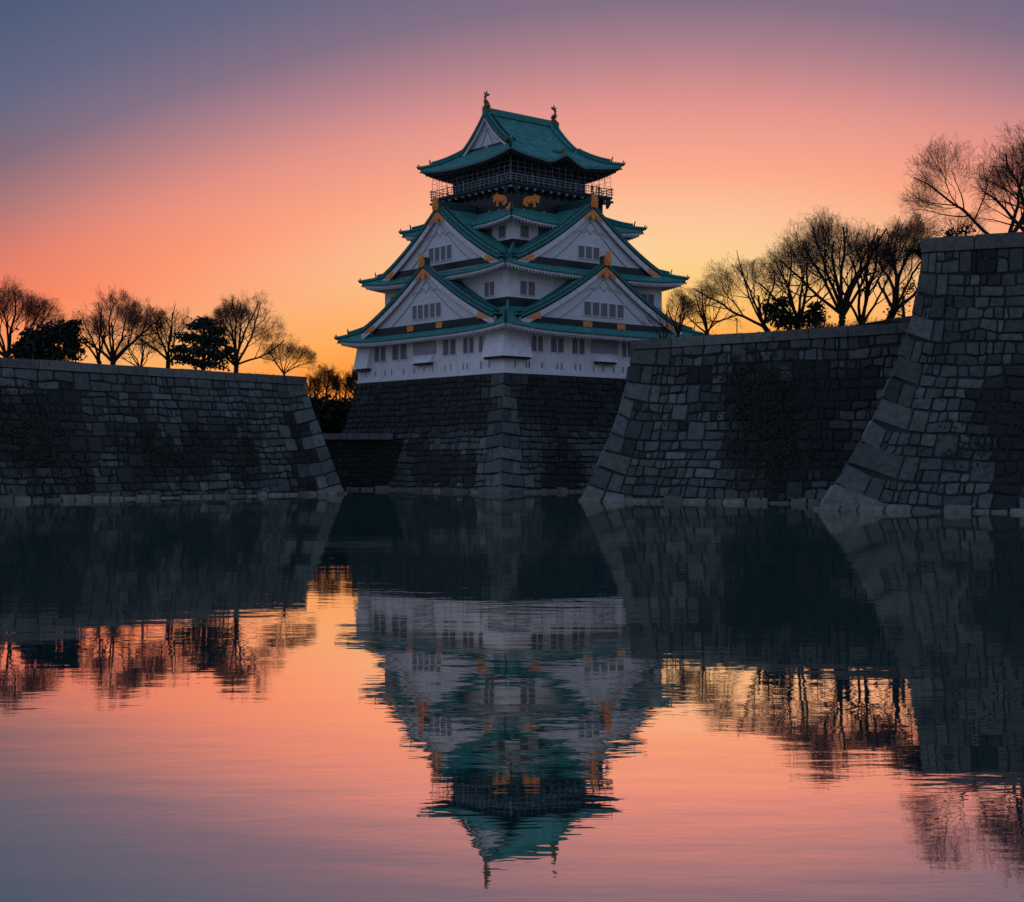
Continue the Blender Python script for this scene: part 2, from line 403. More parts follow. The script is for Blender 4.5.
def lay_wall(f, L, zt, rnd, course=1.75, sw=1.35, quoin=(3.4, 1.9), flip=0, dark=None, light=1.0, seed=0, lift0=6.0, footing=True, zb=-1.0, tone=None, a_min=0.0):
    facing, qm = MB(), MB()
    nc = max(2, round((zt - zb) / course)); course = (zt - zb) / nc
    def lift(a, z):
        k = min(max(f.doff(max(z, .2)), 0), .6) * .8 * (1 if z < zt - .4 else 0)
        q = max(0, lift0 - a)
        top = min(1, max(0, (zt - z) / 2.0))
        return -(lift0 / 2 - q * q / (2 * lift0)) * k * top * 1.0
    def bz(k, a):   # course boundary height
        z = zb + k * course
        if k >= nc: return zt
        j = (.26 * nz(a * .30, k * 3.1 + seed, 1.7) + .10 * nz(a * 1.1, k * 5.3 + seed, 9)) * (0 if k == 0 else 1)
        return z + lift(a, z) + j + (lift0 / 2) * min(max(f.doff(max(z, .2)), 0), .6) * .8 * min(1, max(0, (zt - z) / 2.0)) * math.exp(-a / 14)
    def tint(a, z, q=False):
        v = rnd.uniform(.65, 1.3) * (1 + .45 * nz(a * .13, z * .16, seed + 31)) * (.070 if not q else .080) * light
        if rnd.random() < .09: v *= 1.25
        if rnd.random() < .12: v *= .6
        d = (dark(a, z) if dark else 0) * (.35 if q else 1)
        v = v * (1 - d) + .013 * d
        if q and z < 2.0: v = .12 * rnd.uniform(.85, 1.15)
        w_ = rnd.uniform(-.05, .09)
        c = (v * (.84 + w_ * .8), v * 1.0, v * (1.02 - w_))
        return c
    for k in range(nc):
        long = (k + flip) % 2 == 0
        a = a_min
        if a_min == 0:
            wq = quoin[0] if long else quoin[1]
            wq *= rnd.uniform(.88, 1.12)
            cuts = [0, wq] if not long or rnd.random() < .7 else [0, wq * .52, wq]
            cuts.append(wq + rnd.uniform(1.5, 2.2)) if rnd.random() < .75 else None
            for i in range(len(cuts) - 1):
                a0, a1 = cuts[i], cuts[i + 1]
                c4 = [(a0, bz(k, a0)), (a1, bz(k, a1)), (a1 + rnd.uniform(-.1, .1), bz(k + 1, a1)), (a0, bz(k + 1, a0))]
                if c4[3][1] < -.3: continue
                stone(qm, f, c4, rnd.uniform(.03, .10), tint(a0, (c4[0][1] + c4[3][1]) / 2, True), rnd, gap=.03, chamf=.07, bulge=.04)
            a = cuts[-1]
        # ordinary stones, usually two rows to a course
        split = rnd.uniform(.42, .58)
        rowsplit = lambda a_: split + .24 * nz(a_ * .55, k * 7.7 + seed, 5)
        rows = [(0, a, None), (1, a, None)]
        cur = [a, a]
        lastt = [0, 0]
        while min(cur) < L:
            r = 0 if cur[0] <= cur[1] else 1
            a0 = cur[r]
            if abs(cur[0] - cur[1]) < .05 and rnd.random() < .14:
                wd = sw * rnd.uniform(1.1, 1.9); a1 = a0 + wd
                c4 = [(a0, bz(k, a0)), (a1, bz(k, a1)), (a1, bz(k + 1, a1)), (a0, bz(k + 1, a0))]
                cur = [a1, a1]
            else:
                wd = sw * rnd.choice((.42, .6, .75, .9, 1, 1.15, 1.4, 1.9)) * rnd.uniform(.85, 1.15)
                if abs(cur[1 - r] - (a0 + wd)) < .35: wd = cur[1 - r] - a0
                if wd < .3: wd = .3 + .2 * sw
                a1 = a0 + wd
                def mid(q): return bz(k, q) + (bz(k + 1, q) - bz(k, q)) * rowsplit(q)
                j = rnd.uniform(-.22, .22)
                if r == 0: c4 = [(a0, bz(k, a0)), (a1, bz(k, a1)), (a1 + j, mid(a1)), (a0 + lastt[0], mid(a0))]
                else: c4 = [(a0, mid(a0)), (a1, mid(a1)), (a1 + j, bz(k + 1, a1)), (a0 + lastt[1], bz(k + 1, a0))]
                lastt[r] = j
                cur[r] = a1
            if c4[3][1] < -.3: continue
            zc = (c4[0][1] + c4[3][1]) / 2
            stone(facing, f, c4, rnd.uniform(-.05, .12) + (.10 if zc < .75 and footing else 0), tint((a0 + a1) / 2, zc), rnd, gap=rnd.uniform(.03, .08))
    if footing:      # long pale blocks along the waterline
        a = a_min if a_min else .0
        while a < L:
            wd = rnd.uniform(1.3, 2.9); h_ = rnd.uniform(.25, .72)
            v = .115 * rnd.uniform(.6, 1.3)
            stone(facing, f, [(a, -.5), (a + wd, -.5), (a + wd, h_), (a, h_ + rnd.uniform(-.1, .1))], .30 + rnd.uniform(-.06, .12), (v * .97, v, v * 1.0), rnd, gap=.04, chamf=.12, bulge=.05)
            a += wd
    return facing, qm

def blotch(seed, thr=.08, sc=.11, rects=()):
    def d(a, z):
        v = nz(a * sc, z * sc * 1.3, seed) + .5 * nz(a * sc * 3, z * sc * 3, seed + 4)
        r = min(1, max(0, (v - thr) * 5))
        for (a0, a1, z0, z1, st) in rects:
            q = 1 - max(abs(a - (a0 + a1) / 2) / ((a1 - a0) / 2), abs(z - (z0 + z1) / 2) / ((z1 - z0) / 2))
            q += .6 * nz(a * .3, z * .3, seed + 9)
            r = max(r, min(1, max(0, q * 2.5)) * st)
        return r
    return d

def moat_wall(name, label, P0, d, H, sb, p, L, Lside, ztop, seed, course, sw, back, dark=None, light=1.0, quoin=(3.4, 1.9), cope=1.1, copel=(3, 5.5), rise=0.0, side_cw=1):
    """d: unit direction of the front face away from the corner; side face runs back from the corner"""
    rnd = random.Random(seed)
    d = Vector(d).normalized()
    n = Vector((d.y, -d.x)) if side_cw > 0 else Vector((-d.y, d.x))
    f1 = Face(P0, d, n, H, sb, p)
    f2 = Face(P0, (-n.x, -n.y), (-d.x, -d.y), H, sb, p)
    root = empty(name, (P0[0], P0[1], 0), label, 'stone wall', 'stone walls of the moat')
    org = Vector((P0[0], P0[1], 0))
    def fin(mb, nm, m):
        mb.v = [(x - org.x, y - org.y, z) for x, y, z in mb.v]
        return mb.build(nm, m, root)
    zt = ztop - cope
    def shear(mb, f):      # the parapet line climbs gently along the wall
        if rise:
            out = []
            for (x, y, z) in mb.v:
                t = (x - P0[0]) * d.x + (y - P0[1]) * d.y
                out.append((x, y, z + rise * max(0, t) * max(0, z) / H))
            mb.v = out
    A, Q = lay_wall(f1, L, zt, rnd, course, sw, quoin, 0, dark, light, seed)
    B, Q2 = lay_wall(f2, Lside, zt, rnd, course, sw, quoin, 1, dark, light, seed + 5)
    for m_, nm in ((A, 'facing_stones'), (Q, 'corner_stones')):
        o2 = B if m_ is A else Q2
        b = len(m_.v); k0 = len(m_.f); m_.v += o2.v
        for i, fc in enumerate(o2.f): m_.face([x + b for x in fc], 0, None, o2.col.get(i))
        shear(m_, f1)
        fin(m_, nm, M['stone'])
    # coping
    cp = MB()
    for f, LL in ((f1, L), (f2, Lside)):
        a = -.12 if f is f1 else 1.7
        while a < LL:
            wd = rnd.uniform(*copel)
            v = .088 * rnd.uniform(.8, 1.2) * light
            z0 = zt + .01; z1 = ztop + rnd.uniform(-.04, .04)
            o = f.off(zt)
            def C(t, z, dp): return f.P0 + f.d * (t + o) - f.n * (o - dp) + Vector((0, 0, z))
            g_ = .04; c = [C(a + g_, z0, -1.6), C(a + wd - g_, z0, -1.6), C(a + wd - g_, z0, .14), C(a + g_, z0, .14)]
            c2 = [C(a + g_, z1, -1.6), C(a + wd - g_, z1, -1.6), C(a + wd - g_, z1 - .03, .11), C(a + g_, z1 - .03, .11)]
            b = len(cp.v); cp.v += [tuple(q) for q in c + c2]
            for fc in ((3, 2, 1, 0), (4, 5, 6, 7), (0, 1, 5, 4), (1, 2, 6, 5), (2, 3, 7, 6), (3, 0, 4, 7)):
                cp.face([b + i for i in fc], col=(v * .95, v * .99, v * 1.0))
            a += wd
    shear(cp, f1)
    fin(cp, 'coping', M['stone'])
    # core and fill
    co = MB()
    zs = [-3 + (zt - .03 + 3) * i / 14 for i in range(15)]
    def edge(z): return P2(0, 0, z)
    def P2(a, b_, z):
        o = f1.off(z) + .16
        return org + Vector((d.x, d.y, 0)) * (o + a) - Vector((n.x, n.y, 0)) * (o + b_) + Vector((0, 0, z))
    for z0, z1 in zip(zs, zs[1:]):
        co.quad([P2(0, 0, z0), P2(L + 1, 0, z0), P2(L + 1, 0, z1), P2(0, 0, z1)])
        co.quad([P2(0, 0, z0), P2(0, back, z0), P2(0, back, z1), P2(0, 0, z1)])
    z1 = zs[-1]
    co.quad([P2(0, 0, z1), P2(L + 1, 0, z1), P2(L + 1, back, z1), P2(0, back, z1)])
    shear(co, f1)
    fin(co, 'rubble_core', M['gap'])
    return f1, f2, root

f=None
wallL = moat_wall('moat_wall', 'long low grey stone wall at the left edge, two stone tones and dark moss, bare trees above it',
    (-22.5, 188.6), (-.707, -.707), 15.8, 4.0, 1.15, 80, 16, 15.8, 11, 1.72, 1.35, 60, side_cw=-1,
    dark=blotch(3, .10, .085, [(34, 60, 2, 13, .9), (24, 34, .8, 6.5, .8), (12, 19, .8, 9.5, .7), (30, 44, 4, 9, .6)]), light=1.0, quoin=(4.6, 2.5), rise=.012)
wallM = moat_wall('moat_wall', 'grey stone wall right of the castle with a dark ivy patch, lower than the tall wall beside it',
    (7.6, 157.9), (.922, -.388), 18.3, 4.8, 1.56, 46, 14, 18.3, 23, 1.95, 1.3, 60, side_cw=1, rise=.030,
    dark=blotch(8, .12, .10, [(15, 24, 2, 15, .95), (22, 32, 1, 8, .6)]), light=.95, quoin=(4.8, 2.6))
wallR = moat_wall('moat_wall', 'tallest and nearest stone wall at the right edge with huge curved corner blocks',
    (28.5, 130.6), (.919, -.394), 26.2, 8.6, 1.8, 46, 26, 26.2, 37, 2.2, 1.35, 60, side_cw=1,
    dark=blotch(15, .10, .09, [(12, 30, 3, 11, .7)]), light=.9, quoin=(6.2, 3.4), cope=1.4, copel=(3.5, 6.5))

# ------------------------------------------------------------------ banks behind the walls
def bank(name, poly_org, u, v, U, V, zf, nu=30, nv=24):
    mb = MB(); u = Vector((*u, 0)); v = Vector((*v, 0)); o = Vector((*poly_org, 0))
    def P(a, b):
        s = U * a; t = V * b
        return o + u * s + v * t + Vector((0, 0, zf(s, t)))
    mb.grid(P, nu, nv)
    return tag(mb.build(name, M['grass'], smooth=True), kind='structure')
# left bank: runs along the left wall, just below its coping, a low mound behind
bank('left_bank', (-27.2, 190.5), (-.707, -.707), (-.707, .707), 95, 70, lambda s, t: 15.0 + 1.5 * min(1, t / 10) + .5 * nz(s * .1, t * .1))
bank('right_bank', (13.6, 161.5), (.922, -.388), (.388, .922), 52, 60,
     lambda s, t: 17.4 + .030 * s + (min(1, t / 16)) * (1.0 + 2.6 * min(1, max(0, (s - 4) / 26))) + .5 * nz(s * .1, t * .1))
bank('near_bank', (38.3, 136.5), (.919, -.394), (.394, .919), 50, 24, lambda s, t: 25.2 + .9 * min(1, t / 10) + .3 * nz(s * .15, t * .15))
# castle island and land behind it
isl = MB()
isl.grid(lambda a, b: Vector((-140 + 420 * a, 214 + 700 * b * b + 8 * a, 7.6 + .5 * nz(a * 14, b * 14) + (1.5 if b > .3 else 0))), 40, 20)
tag(isl.build('castle_island', M['grass'], smooth=True), kind='structure')

# ------------------------------------------------------------------ low causeway between the left wall and the castle base
rnd = random.Random(5)
cw = empty('causeway_wall', (-24, 216, 0), 'low stone wall, coloured dark for shade, with a pale slab top between the left moat wall and the castle base', 'stone wall')
fW = Face((-14.2, 213.6), (-1, 0), (0, -1), 8.0, 0.0, 1.0)
fW.off = lambda z: 0.0
A, Q = lay_wall(fW, 27, 7.7, rnd, 1.5, 1.1, dark=lambda a, z: .97 if a < 10 else .8, light=.5, seed=3, a_min=.01)  # near-black tint stands for shade, deepest beside the castle base
A.v = [(x + 24, y - 216, z) for x, y, z in A.v]; A.build('facing_stones', M['stone'], cw)
m_ = MB(); m_.box(-16, 6.5, -2.2, 6, -3, 7.68); m_.build('rubble_core', M['gap'], cw)
m_ = MB()
a = -15.9
while a < 3.5:
    b = a + rnd.uniform(3, 5)
    m_.box(a + .03, b - .03, -3.4, 3, 7.72, 8.62 + rnd.uniform(-.03, .03)); a = b
for i in range(len(m_.f)): m_.col[i] = (.08, .085, .09)
m_.build('slab_top', M['stone'], cw)

# ------------------------------------------------------------------ castle keep
CX, CY = .05, 224.0
ROT = math.atan2(.6387, .7695)
keep = empty('castle_keep', (CX, CY, 0), 'white multi-storey castle tower with tiered green roofs and gold ornament on a battered stone base', 'castle', rz=ROT)
def kw(x, y, z):  # castle local -> world
    return Vector((CX + x * math.cos(ROT) - y * math.sin(ROT), CY + x * math.sin(ROT) + y * math.cos(ROT), z))

# stone base
BX0, BX1, BY0, BY1, BH, BS = -17.2, 19.6, -18.8, 19.2, 17.15, 4.2
rnd = random.Random(77)
cornerL = (BX0 - BS, BY0 - BS)
fL = Face(cornerL, (0, 1), (-1, 0), BH, BS, 1.3)
fR = Face(cornerL, (1, 0), (0, -1), BH, BS, 1.3)
def bdark(seed):  # stain blotches, plus shade painted on the upper courses above a lit foot
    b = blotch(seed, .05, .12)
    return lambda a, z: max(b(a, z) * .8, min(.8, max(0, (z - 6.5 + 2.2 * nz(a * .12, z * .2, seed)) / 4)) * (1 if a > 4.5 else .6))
ST, CS = MB(), MB()
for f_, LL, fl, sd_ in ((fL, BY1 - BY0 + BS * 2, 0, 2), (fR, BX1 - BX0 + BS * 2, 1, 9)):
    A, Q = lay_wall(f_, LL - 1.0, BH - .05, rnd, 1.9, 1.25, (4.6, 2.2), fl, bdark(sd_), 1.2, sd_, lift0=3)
    for dst, src in ((ST, A), (CS, Q)):
        b = len(dst.v); dst.v += src.v
        for i, fc in enumerate(src.f): dst.face([x + b for x in fc], 0, None, src.col.get(i))
# far edge is a third battered arris: trim vertices that overrun it
def trim(mb):
    out = []
    for x, y, z in mb.v:
        o = BS - fL.off(max(z, -1))
        out.append((min(x, BX1 + o), min(y, BY1 + o), z))
    mb.v = out
trim(ST)
sb_ = MB()
zs = [-3 + (BH + 3) * i / 16 for i in range(17)]
def rect(z):
    o = BS - fL.off(z) - .15
    return [(BX0 - o, BY0 - o, z), (BX1 + o, BY0 - o, z), (BX1 + o, BY1 + o, z), (BX0 - o, BY1 + o, z)]
for z0, z1 in zip(zs, zs[1:]):
    r0, r1 = rect(z0), rect(z1)
    for i in range(4):
        j = (i + 1) % 4; sb_.quad([r0[i], r0[j], r1[j], r1[i]])
sb_.quad(rect(zs[-1]))
base = sb_.build('stone_base', M['gap'], keep)
ST.build('facing_stones', M['stone'], base); CS.build('corner_stones', M['stone'], base)

# face frames: (t, n, z) -> castle local. L looks to -x, R looks to -y
def TL(t, n, z): return (-n, t, z)
def TR(t, n, z): return (t, -n, z)
def TB(t, n, z): return (n, t, z)       # back faces (+x)
FR = {'L': TL, 'R': TR, 'B': TB}

def wall_block(name, r, z0, z1, m, band=None):
    mb = MB(); mb.box(r[0], r[1], r[2], r[3], z0, z1)
    if band:
        mb.box(r[0] - .06, r[1] + .06, r[2] - .06, r[3] + .06, z0 - .05, z0 + band, 1)
        return mb.build(name, [m, M['black']], keep)
    return mb.build(name, m, keep)
W1 = (-17.0, 19.4, -18.6, 19.0); W2 = (-14.7, 17.1, -16.7, 14.6); W3 = (-10.2, 12.5, -12.5, 10.4)
W4 = (-8.4, 10.6, -9.9, 8.0); W5 = (-6.8, 8.4, -7.9, 6.5)
w1 = wall_block('wall', W1, 17.1, 24.2, M['plaster'])
w2 = wall_block('wall', W2, 24.2, 33.0, M['plaster'])
w3 = wall_block('wall', W3, 33.0, 41.0, M['plaster'])
w4 = wall_block('wall', W4, 41.0, 46.3, M['black']); w4['label'] = 'black lacquered wall with gold tigers'
w5 = wall_block('wall', W5, 46.3, 52.6, M['darkwood']); w5['label'] = 'dark top storey wall'
# ledge at the foot of the white walls
m_ = MB(); m_.box(W1[0] - .12, W1[1] + .12, W1[2] - .12, W1[3] + .12, 17.05, 17.45); m_.build('wall_foot', M['plaster'], keep)
m_ = MB(); m_.box(W2[0] - .1, W2[1] + .1, W2[2] - .1, W2[3] + .1, 26.4, 28.25); m_.box(W3[0] - .1, W3[1] + .1, W3[2] - .1, W3[3] + .1, 35.6, 37.6)
m_.build('shade_skirting', M['black'], keep)  # black skirting, drawn tall to paint in the shade of the roof valley

# ---- roofs
def ring_roof(name, O, I, ze, zi, curl, pw, cc, over_w, bump=None, soff='soffit', tip=.10):
    """hipped skirt roof between outer rectangle O and inner rectangle I"""
    root = MB(); sf = MB(); ed = MB()
    oc = [(O[0], O[2]), (O[1], O[2]), (O[1], O[3]), (O[0], O[3])]
    ic = [(I[0], I[2]), (I[1], I[2]), (I[1], I[3]), (I[0], I[3])]
    def crl(u): return curl * abs(2 * u - 1) ** pw
    def surf(k, u, v):
        a, b = oc[k], oc[(k + 1) % 4]; c, d = ic[k], ic[(k + 1) % 4]
        uu = u
        ox = a[0] + (b[0] - a[0]) * uu; oy = a[1] + (b[1] - a[1]) * uu
        e = abs(2 * u - 1) ** 14 * tip
        cxm, cym = (O[0] + O[1]) / 2, (O[2] + O[3]) / 2
        ox += math.copysign(e, ox - cxm) * (abs(ox - cxm) > .9 * (O[1] - O[0]) / 2); oy += math.copysign(e, oy - cym) * (abs(oy - cym) > .9 * (O[3] - O[2]) / 2)
        ix = c[0] + (d[0] - c[0]) * uu; iy = c[1] + (d[1] - c[1]) * uu
        x = ox + (ix - ox) * v; y = oy + (iy - oy) * v
        z = ze + (zi - ze) * (v * (1 - cc) + cc * v * v) + crl(u) * (1 - v) ** 1.6
        if bump and k == bump[0]:
            s = (x - bump[1]) / bump[2]
            if abs(s) < 1.6:
                z += bump[3] * (math.exp(-(s * 1.55) ** 2) - .10 * math.exp(-((abs(s) - 1.25) * 3) ** 2)) * (1 - v) ** 1.3
        return Vector((x, y, z))
    for k in range(4):
        def P(u, v): return surf(k, u, v) + Vector((0, 0, .32))
        hor = k % 2 == 0
        def UV(u, v):
            p = surf(k, u, v); sl = math.hypot(oc[k][0] - ic[k][0] if not hor else oc[k][1] - ic[k][1], zi - ze)
            return (p.x if hor else p.y, v * sl)
        nu = 56 if k in (0, 3) else 30
        root.grid(P, nu, 10, 0, UV)
        # rounded tile ends and fascia
        root.grid(lambda u, v: surf(k, u, 0) + Vector((0, 0, .32 * (1 - v))), nu, 1, 1)
        # pale fascia set back, then soffit running in to the wall
        wc = [(over_w[0], over_w[2]), (over_w[1], over_w[2]), (over_w[1], over_w[3]), (over_w[0], over_w[3])]
        def under(u, q):
            a, b = oc[k], oc[(k + 1) % 4]; c, d = wc[k], wc[(k + 1) % 4]
            p = surf(k, u, 0)
            wx = c[0] + (d[0] - c[0]) * u; wy = c[1] + (d[1] - c[1]) * u
            return Vector((p.x + (wx - p.x) * q, p.y + (wy - p.y) * q, p.z + (ze + .25 - p.z) * q))
        sf.grid(lambda u, v: under(u, .05 * v) - Vector((0, 0, .0 + .02)), nu, 1)
        sf.grid(lambda u, v: under(u, .05) - Vector((0, 0, .02 + .33 * v)), nu, 1)
        sf.grid(lambda u, v: under(u, .05 + .95 * v) - Vector((0, 0, .35 * (1 - v) + .02)), nu, 3)
        # round tile ends along the eave
        ln = (O[1] - O[0]) if hor else (O[3] - O[2]); ne = int(ln / .5)
        nn_ = (Vector((0, -1, 0)), Vector((1, 0, 0)), Vector((0, 1, 0)), Vector((-1, 0, 0)))[k]
        tt_ = Vector((1, 0, 0)) if hor else Vector((0, 1, 0))
        for i in range(1, ne):
            c = surf(k, i / ne, 0) + Vector((0, 0, .2)) + nn_ * .05
            b = len(ed.v)
            for q in range(6):
                a_ = q * math.pi / 3; ed.v.append(tuple(c + tt_ * (.17 * math.cos(a_)) + Vector((0, 0, .17 * math.sin(a_)))))
            for q in range(6):
                a_ = q * math.pi / 3; ed.v.append(tuple(c - nn_ * .3 + tt_ * (.17 * math.cos(a_)) + Vector((0, 0, .17 * math.sin(a_)))))
            ed.face([b + q for q in range(6)])
            for q in range(6): ed.face([b + q, b + (q + 1) % 6, b + 6 + (q + 1) % 6, b + 6 + q])
        # rafters
        ln = (O[1] - O[0]) if hor else (O[3] - O[2]); nr = int(ln / .62)
        for i in range(1, nr):
            u = i / nr
            p0 = under(u, .07) - Vector((0, 0, .36)); p1 = under(u, .85) - Vector((0, 0, .08))
            w_ = Vector((.11, 0, 0)) if hor else Vector((0, .11, 0)); dn = Vector((0, 0, -.26))
            sf.hexa([p0 - w_ + dn, p0 + w_ + dn, p1 + w_ + dn, p1 - w_ + dn, p0 - w_, p0 + w_, p1 + w_, p1 - w_])
    r = root.build(name, [M['tile'], M['greendark']], keep)
    ed.build('eave_tile_ends', M['endtile'], r)
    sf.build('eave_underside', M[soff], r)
    for k in range(4):
        hp = MB()
        pts = [surf(k, 0, v) + Vector((0, 0, .55)) for v in [i / 12 for i in range(13)]]
        d0 = (pts[0] - pts[1]); d0.z = 0; d0.normalize()
        pts = [pts[0] + d0 * .12 + Vector((0, 0, .08))] + pts
        hp.tube(pts, [.26] * len(pts), 6)
        hp.tube([p + Vector((0, 0, .42)) for p in pts[4:]], .20, 6)
        # stepped end tile and upturned tip
        e = pts[4] + Vector((0, 0, .35)); s_ = Vector((-d0.y, d0.x, 0)) * .26
        for c, hh, ll in ((e, .65, .35), (pts[1] + Vector((0, 0, .1)), .45, .3)):
            p = [c - d0 * 0 - s_, c + s_, c + s_ + d0 * .25, c - s_ + d0 * .25]
            t_ = Vector((0, 0, hh)); b_ = Vector((0, 0, -.3))
            hp.hexa([q + b_ for q in p] + [c - s_ * .3 + t_ + d0 * .3, c + s_ * .3 + t_ + d0 * .3, c + s_ * .3 + t_ + d0 * .42, c - s_ * .3 + t_ + d0 * .42], 1)
        q = pts[0] - Vector((0, 0, .25))
        hp.tube([q - d0 * .3, q + d0 * .2 + Vector((0, 0, .05)), q + d0 * .42 + Vector((0, 0, .25)), q + d0 * .5 + Vector((0, 0, .5))], [.24, .22, .15, .04], 5, 1)
        q2 = q - d0 * .3 - Vector((0, 0, .55))
        hp.tube([q2 - d0 * .6, q2 + d0 * .1, q2 + d0 * .3 + Vector((0, 0, -.2))], [.2, .18, .08], 5, 1)
        hp.build('hip_ridge', [M['green'], M['greendark']], r)
    return r, surf
r1, s1 = ring_roof('roof', (-19.0, 21.4, -21.4, 21.7), (W2[0], W2[1], W2[2], W2[3]), 23.15, 26.7, .85, 4, .25, W1)
r2, s2 = ring_roof('roof', (-17.3, 19.7, -19.2, 17.1), (W3[0], W3[1], W3[2], W3[3]), 32.1, 36.0, .85, 4, .30, W2)
r3, s3 = ring_roof('roof', (-12.4, 14.7, -14.7, 12.7), (W4[0], W4[1], W4[2], W4[3]), 40.1, 42.5, .8, 4, .25, W3)
I5 = (-6.0, 8.0, -6.9, 4.7)
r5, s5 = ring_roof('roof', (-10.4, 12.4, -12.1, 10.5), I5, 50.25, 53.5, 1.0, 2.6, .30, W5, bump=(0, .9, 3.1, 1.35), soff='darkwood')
r5['label'] = 'topmost green roof with a bowed eave and a fish at each end of its ridge'

# ---- gables
def gable(face, tc, n_ped, w, za, zb, n_back, over=.7, c=.30, clip=None, both=None, deco=True, wins=None, board=.85, gold_top=2.0):
    T = FR[face]
    def g_(s):
        q = 1 - min(abs(s), 1)
        return zb + (za - zb) * ((1 - c) * q + c * q * q) + .5 * max(0, abs(s) - .8) ** 1.5
    root = MB()
    nf = n_ped + over
    SS = [i / 24 for i in range(25)]
    for sg in (-1, 1):
        def P(u, v, dz=0):
            n = nf + (n_back - nf) * v
            z = g_(u)
            if clip and n < clip[0]: z = min(z, clip[1])
            return Vector(T(tc + sg * u * w, n, z + dz))
        vs_ = [0, .02, .1, .3, .6, 1] if not clip else [0, (nf - clip[0] - .02) / (nf - n_back), (nf - clip[0] + .02) / (nf - n_back), .6, 1]
        sl = math.hypot(w, za - zb)
        for j in range(len(vs_) - 1):
            for i in range(24):
                u0, u1, v0, v1 = i / 24, (i + 1) / 24, vs_[j], vs_[j + 1]
                if clip and v0 > .0 and j == 1: pass
                n0 = nf + (n_back - nf) * v0; n1 = nf + (n_back - nf) * v1
                pts = [P(u0, v0, .3), P(u1, v0, .3), P(u1, v1, .3), P(u0, v1, .3)]
                uv = [(n0, u0 * sl), (n0, u1 * sl), (n1, u1 * sl), (n1, u0 * sl)]
                root.quad(pts, 0, uv)
        for i in range(24):   # green front edge + underside of the overhang
            u0, u1 = i / 24, (i + 1) / 24
            root.quad([P(u0, 0, .3), P(u1, 0, .3), P(u1, 0, -.02), P(u0, 0, -.02)], 1)
            root.quad([P(u0, 0, -.02), P(u1, 0, -.02), P(u1, .12 / (nf - n_back), -.40), P(u0, .12 / (nf - n_back), -.40)], 3)
            root.quad([P(u0, .12 / (nf - n_back), -.40), P(u1, .12 / (nf - n_back), -.40), P(u1, over / (nf - n_back), -.40), P(u0, over / (nf - n_back), -.40)], 2)
    r = root.build('gable', [M['tile'], M['green'], M['soffit'], M['greendark']], keep)
    ends = [(n_ped, 1)] + ([(both, -1)] if both is not None else [])
    for (npd, dr) in ends:
        # pediment wall
        pm = MB()
        for i in range(-24, 24):
            a0, a1 = i / 24, (i + 1) / 24
            z0, z1 = g_(a0), g_(a1)
            pm.quad([T(tc + a0 * w, npd, zb - .6), T(tc + a1 * w, npd, zb - .6), T(tc + a1 * w, npd, z1), T(tc + a0 * w, npd, z0)], 0,
                    [(a0 * w, 0), (a1 * w, 0), (a1 * w, z1 - zb), (a0 * w, z0 - zb)])
        if dr == 1: pm.build('pediment', M['lattice'], r)
        else: pm.build('pediment', M['plaster'], r)
        # barge boards, one each side
        for sg in (-1, 1):
            bb = MB()
            def Q(u, dz, n): return Vector(T(tc + sg * u * w, n, g_(u) - dz))
            n1 = npd + dr * (over - .12); n0 = npd + dr * (over - .36)
            for i in range(24):
                u0, u1 = i / 24, (i + 1) / 24
                bd0 = board * (1.0 + .25 * u0) * math.hypot(1, .8); bd1 = board * (1.0 + .25 * u1) * math.hypot(1, .8)
                bb.hexa([Q(u0, bd0, n0), Q(u1, bd1, n0), Q(u1, bd1, n1), Q(u0, bd0, n1), Q(u0, .38, n0), Q(u1, .38, n0), Q(u1, .38, n1), Q(u0, .38, n1)])
            bb.build('barge_board', M['board'], r)
    for sg in (-1, 1):
        vr = MB()
        for dn, rr, up in ((over - .2, .20, .40), (over - .75, .22, .46), (-.9, .24, .50)):
            pts = [Vector(T(tc + sg * u * w, n_ped + dn, g_(u) + up)) for u in SS[:-1]]
            pts = [p for p in pts if not (clip and dn < 0 and p.z > clip[1])]
            if len(pts) > 2: vr.tube(pts, rr, 6, 0 if dn == over - .75 else 1)
        if both is not None:
            vr.build('verge_ridge', [M['green'], M['greendark']], r); vr = MB()
            for dn, rr, up in ((over - .2, .24, .42), (-.9, .27, .52)):
                vr.tube([Vector(T(tc + sg * u * w, both - dn, g_(u) + up)) for u in SS[:-1]], rr, 6)
        vr.build('verge_ridge', [M['green'], M['greendark']], r)
    # ridge along the top
    rg = MB()
    nb = clip[0] + .1 if clip else n_back
    if both is not None: nb = both - over
    rg.box(min(nf, nb), max(nf, nb), -.32, .32, za + .2, za + .95, 0, lambda x, y, z: T(tc + y, x, z))
    rg.tube([Vector(T(tc, nf + .05, za + .98)), Vector(T(tc, nb, za + .98))], .3, 8)
    rg.build('ridge', M['greendark'] if deco else M['green'], r)
    if deco:
        # gilded ridge-end tile
        o = MB()
        out = [(-.5, -.3), (.5, -.3), (.6, .3), (.48, .8), (.55, 1.2), (.38, 1.5), (.34, gold_top * .85), (-.34, gold_top * .85), (-.38, 1.5), (-.55, 1.2), (-.48, .8), (-.6, .3)]
        o.prism(out, lambda a, b, d: Vector(T(tc + a, nf + d, za + b)), .06, .42)
        o.prism([(-.3, .1), (.3, .1), (.3, .8), (0, 1.05), (-.3, .8)], lambda a, b, d: Vector(T(tc + a, nf + d, za + b)), .42, .55)
        o.build('ridge_end_tile', M['gold'], r)
        # hanging gilded fret under the apex
        o = MB(); n1 = n_ped + over - .12
        sl = (za - g_(.2)) / (.2 * w)
        def PP(a, b, d): return Vector(T(tc + a, n1 + d, za + b))
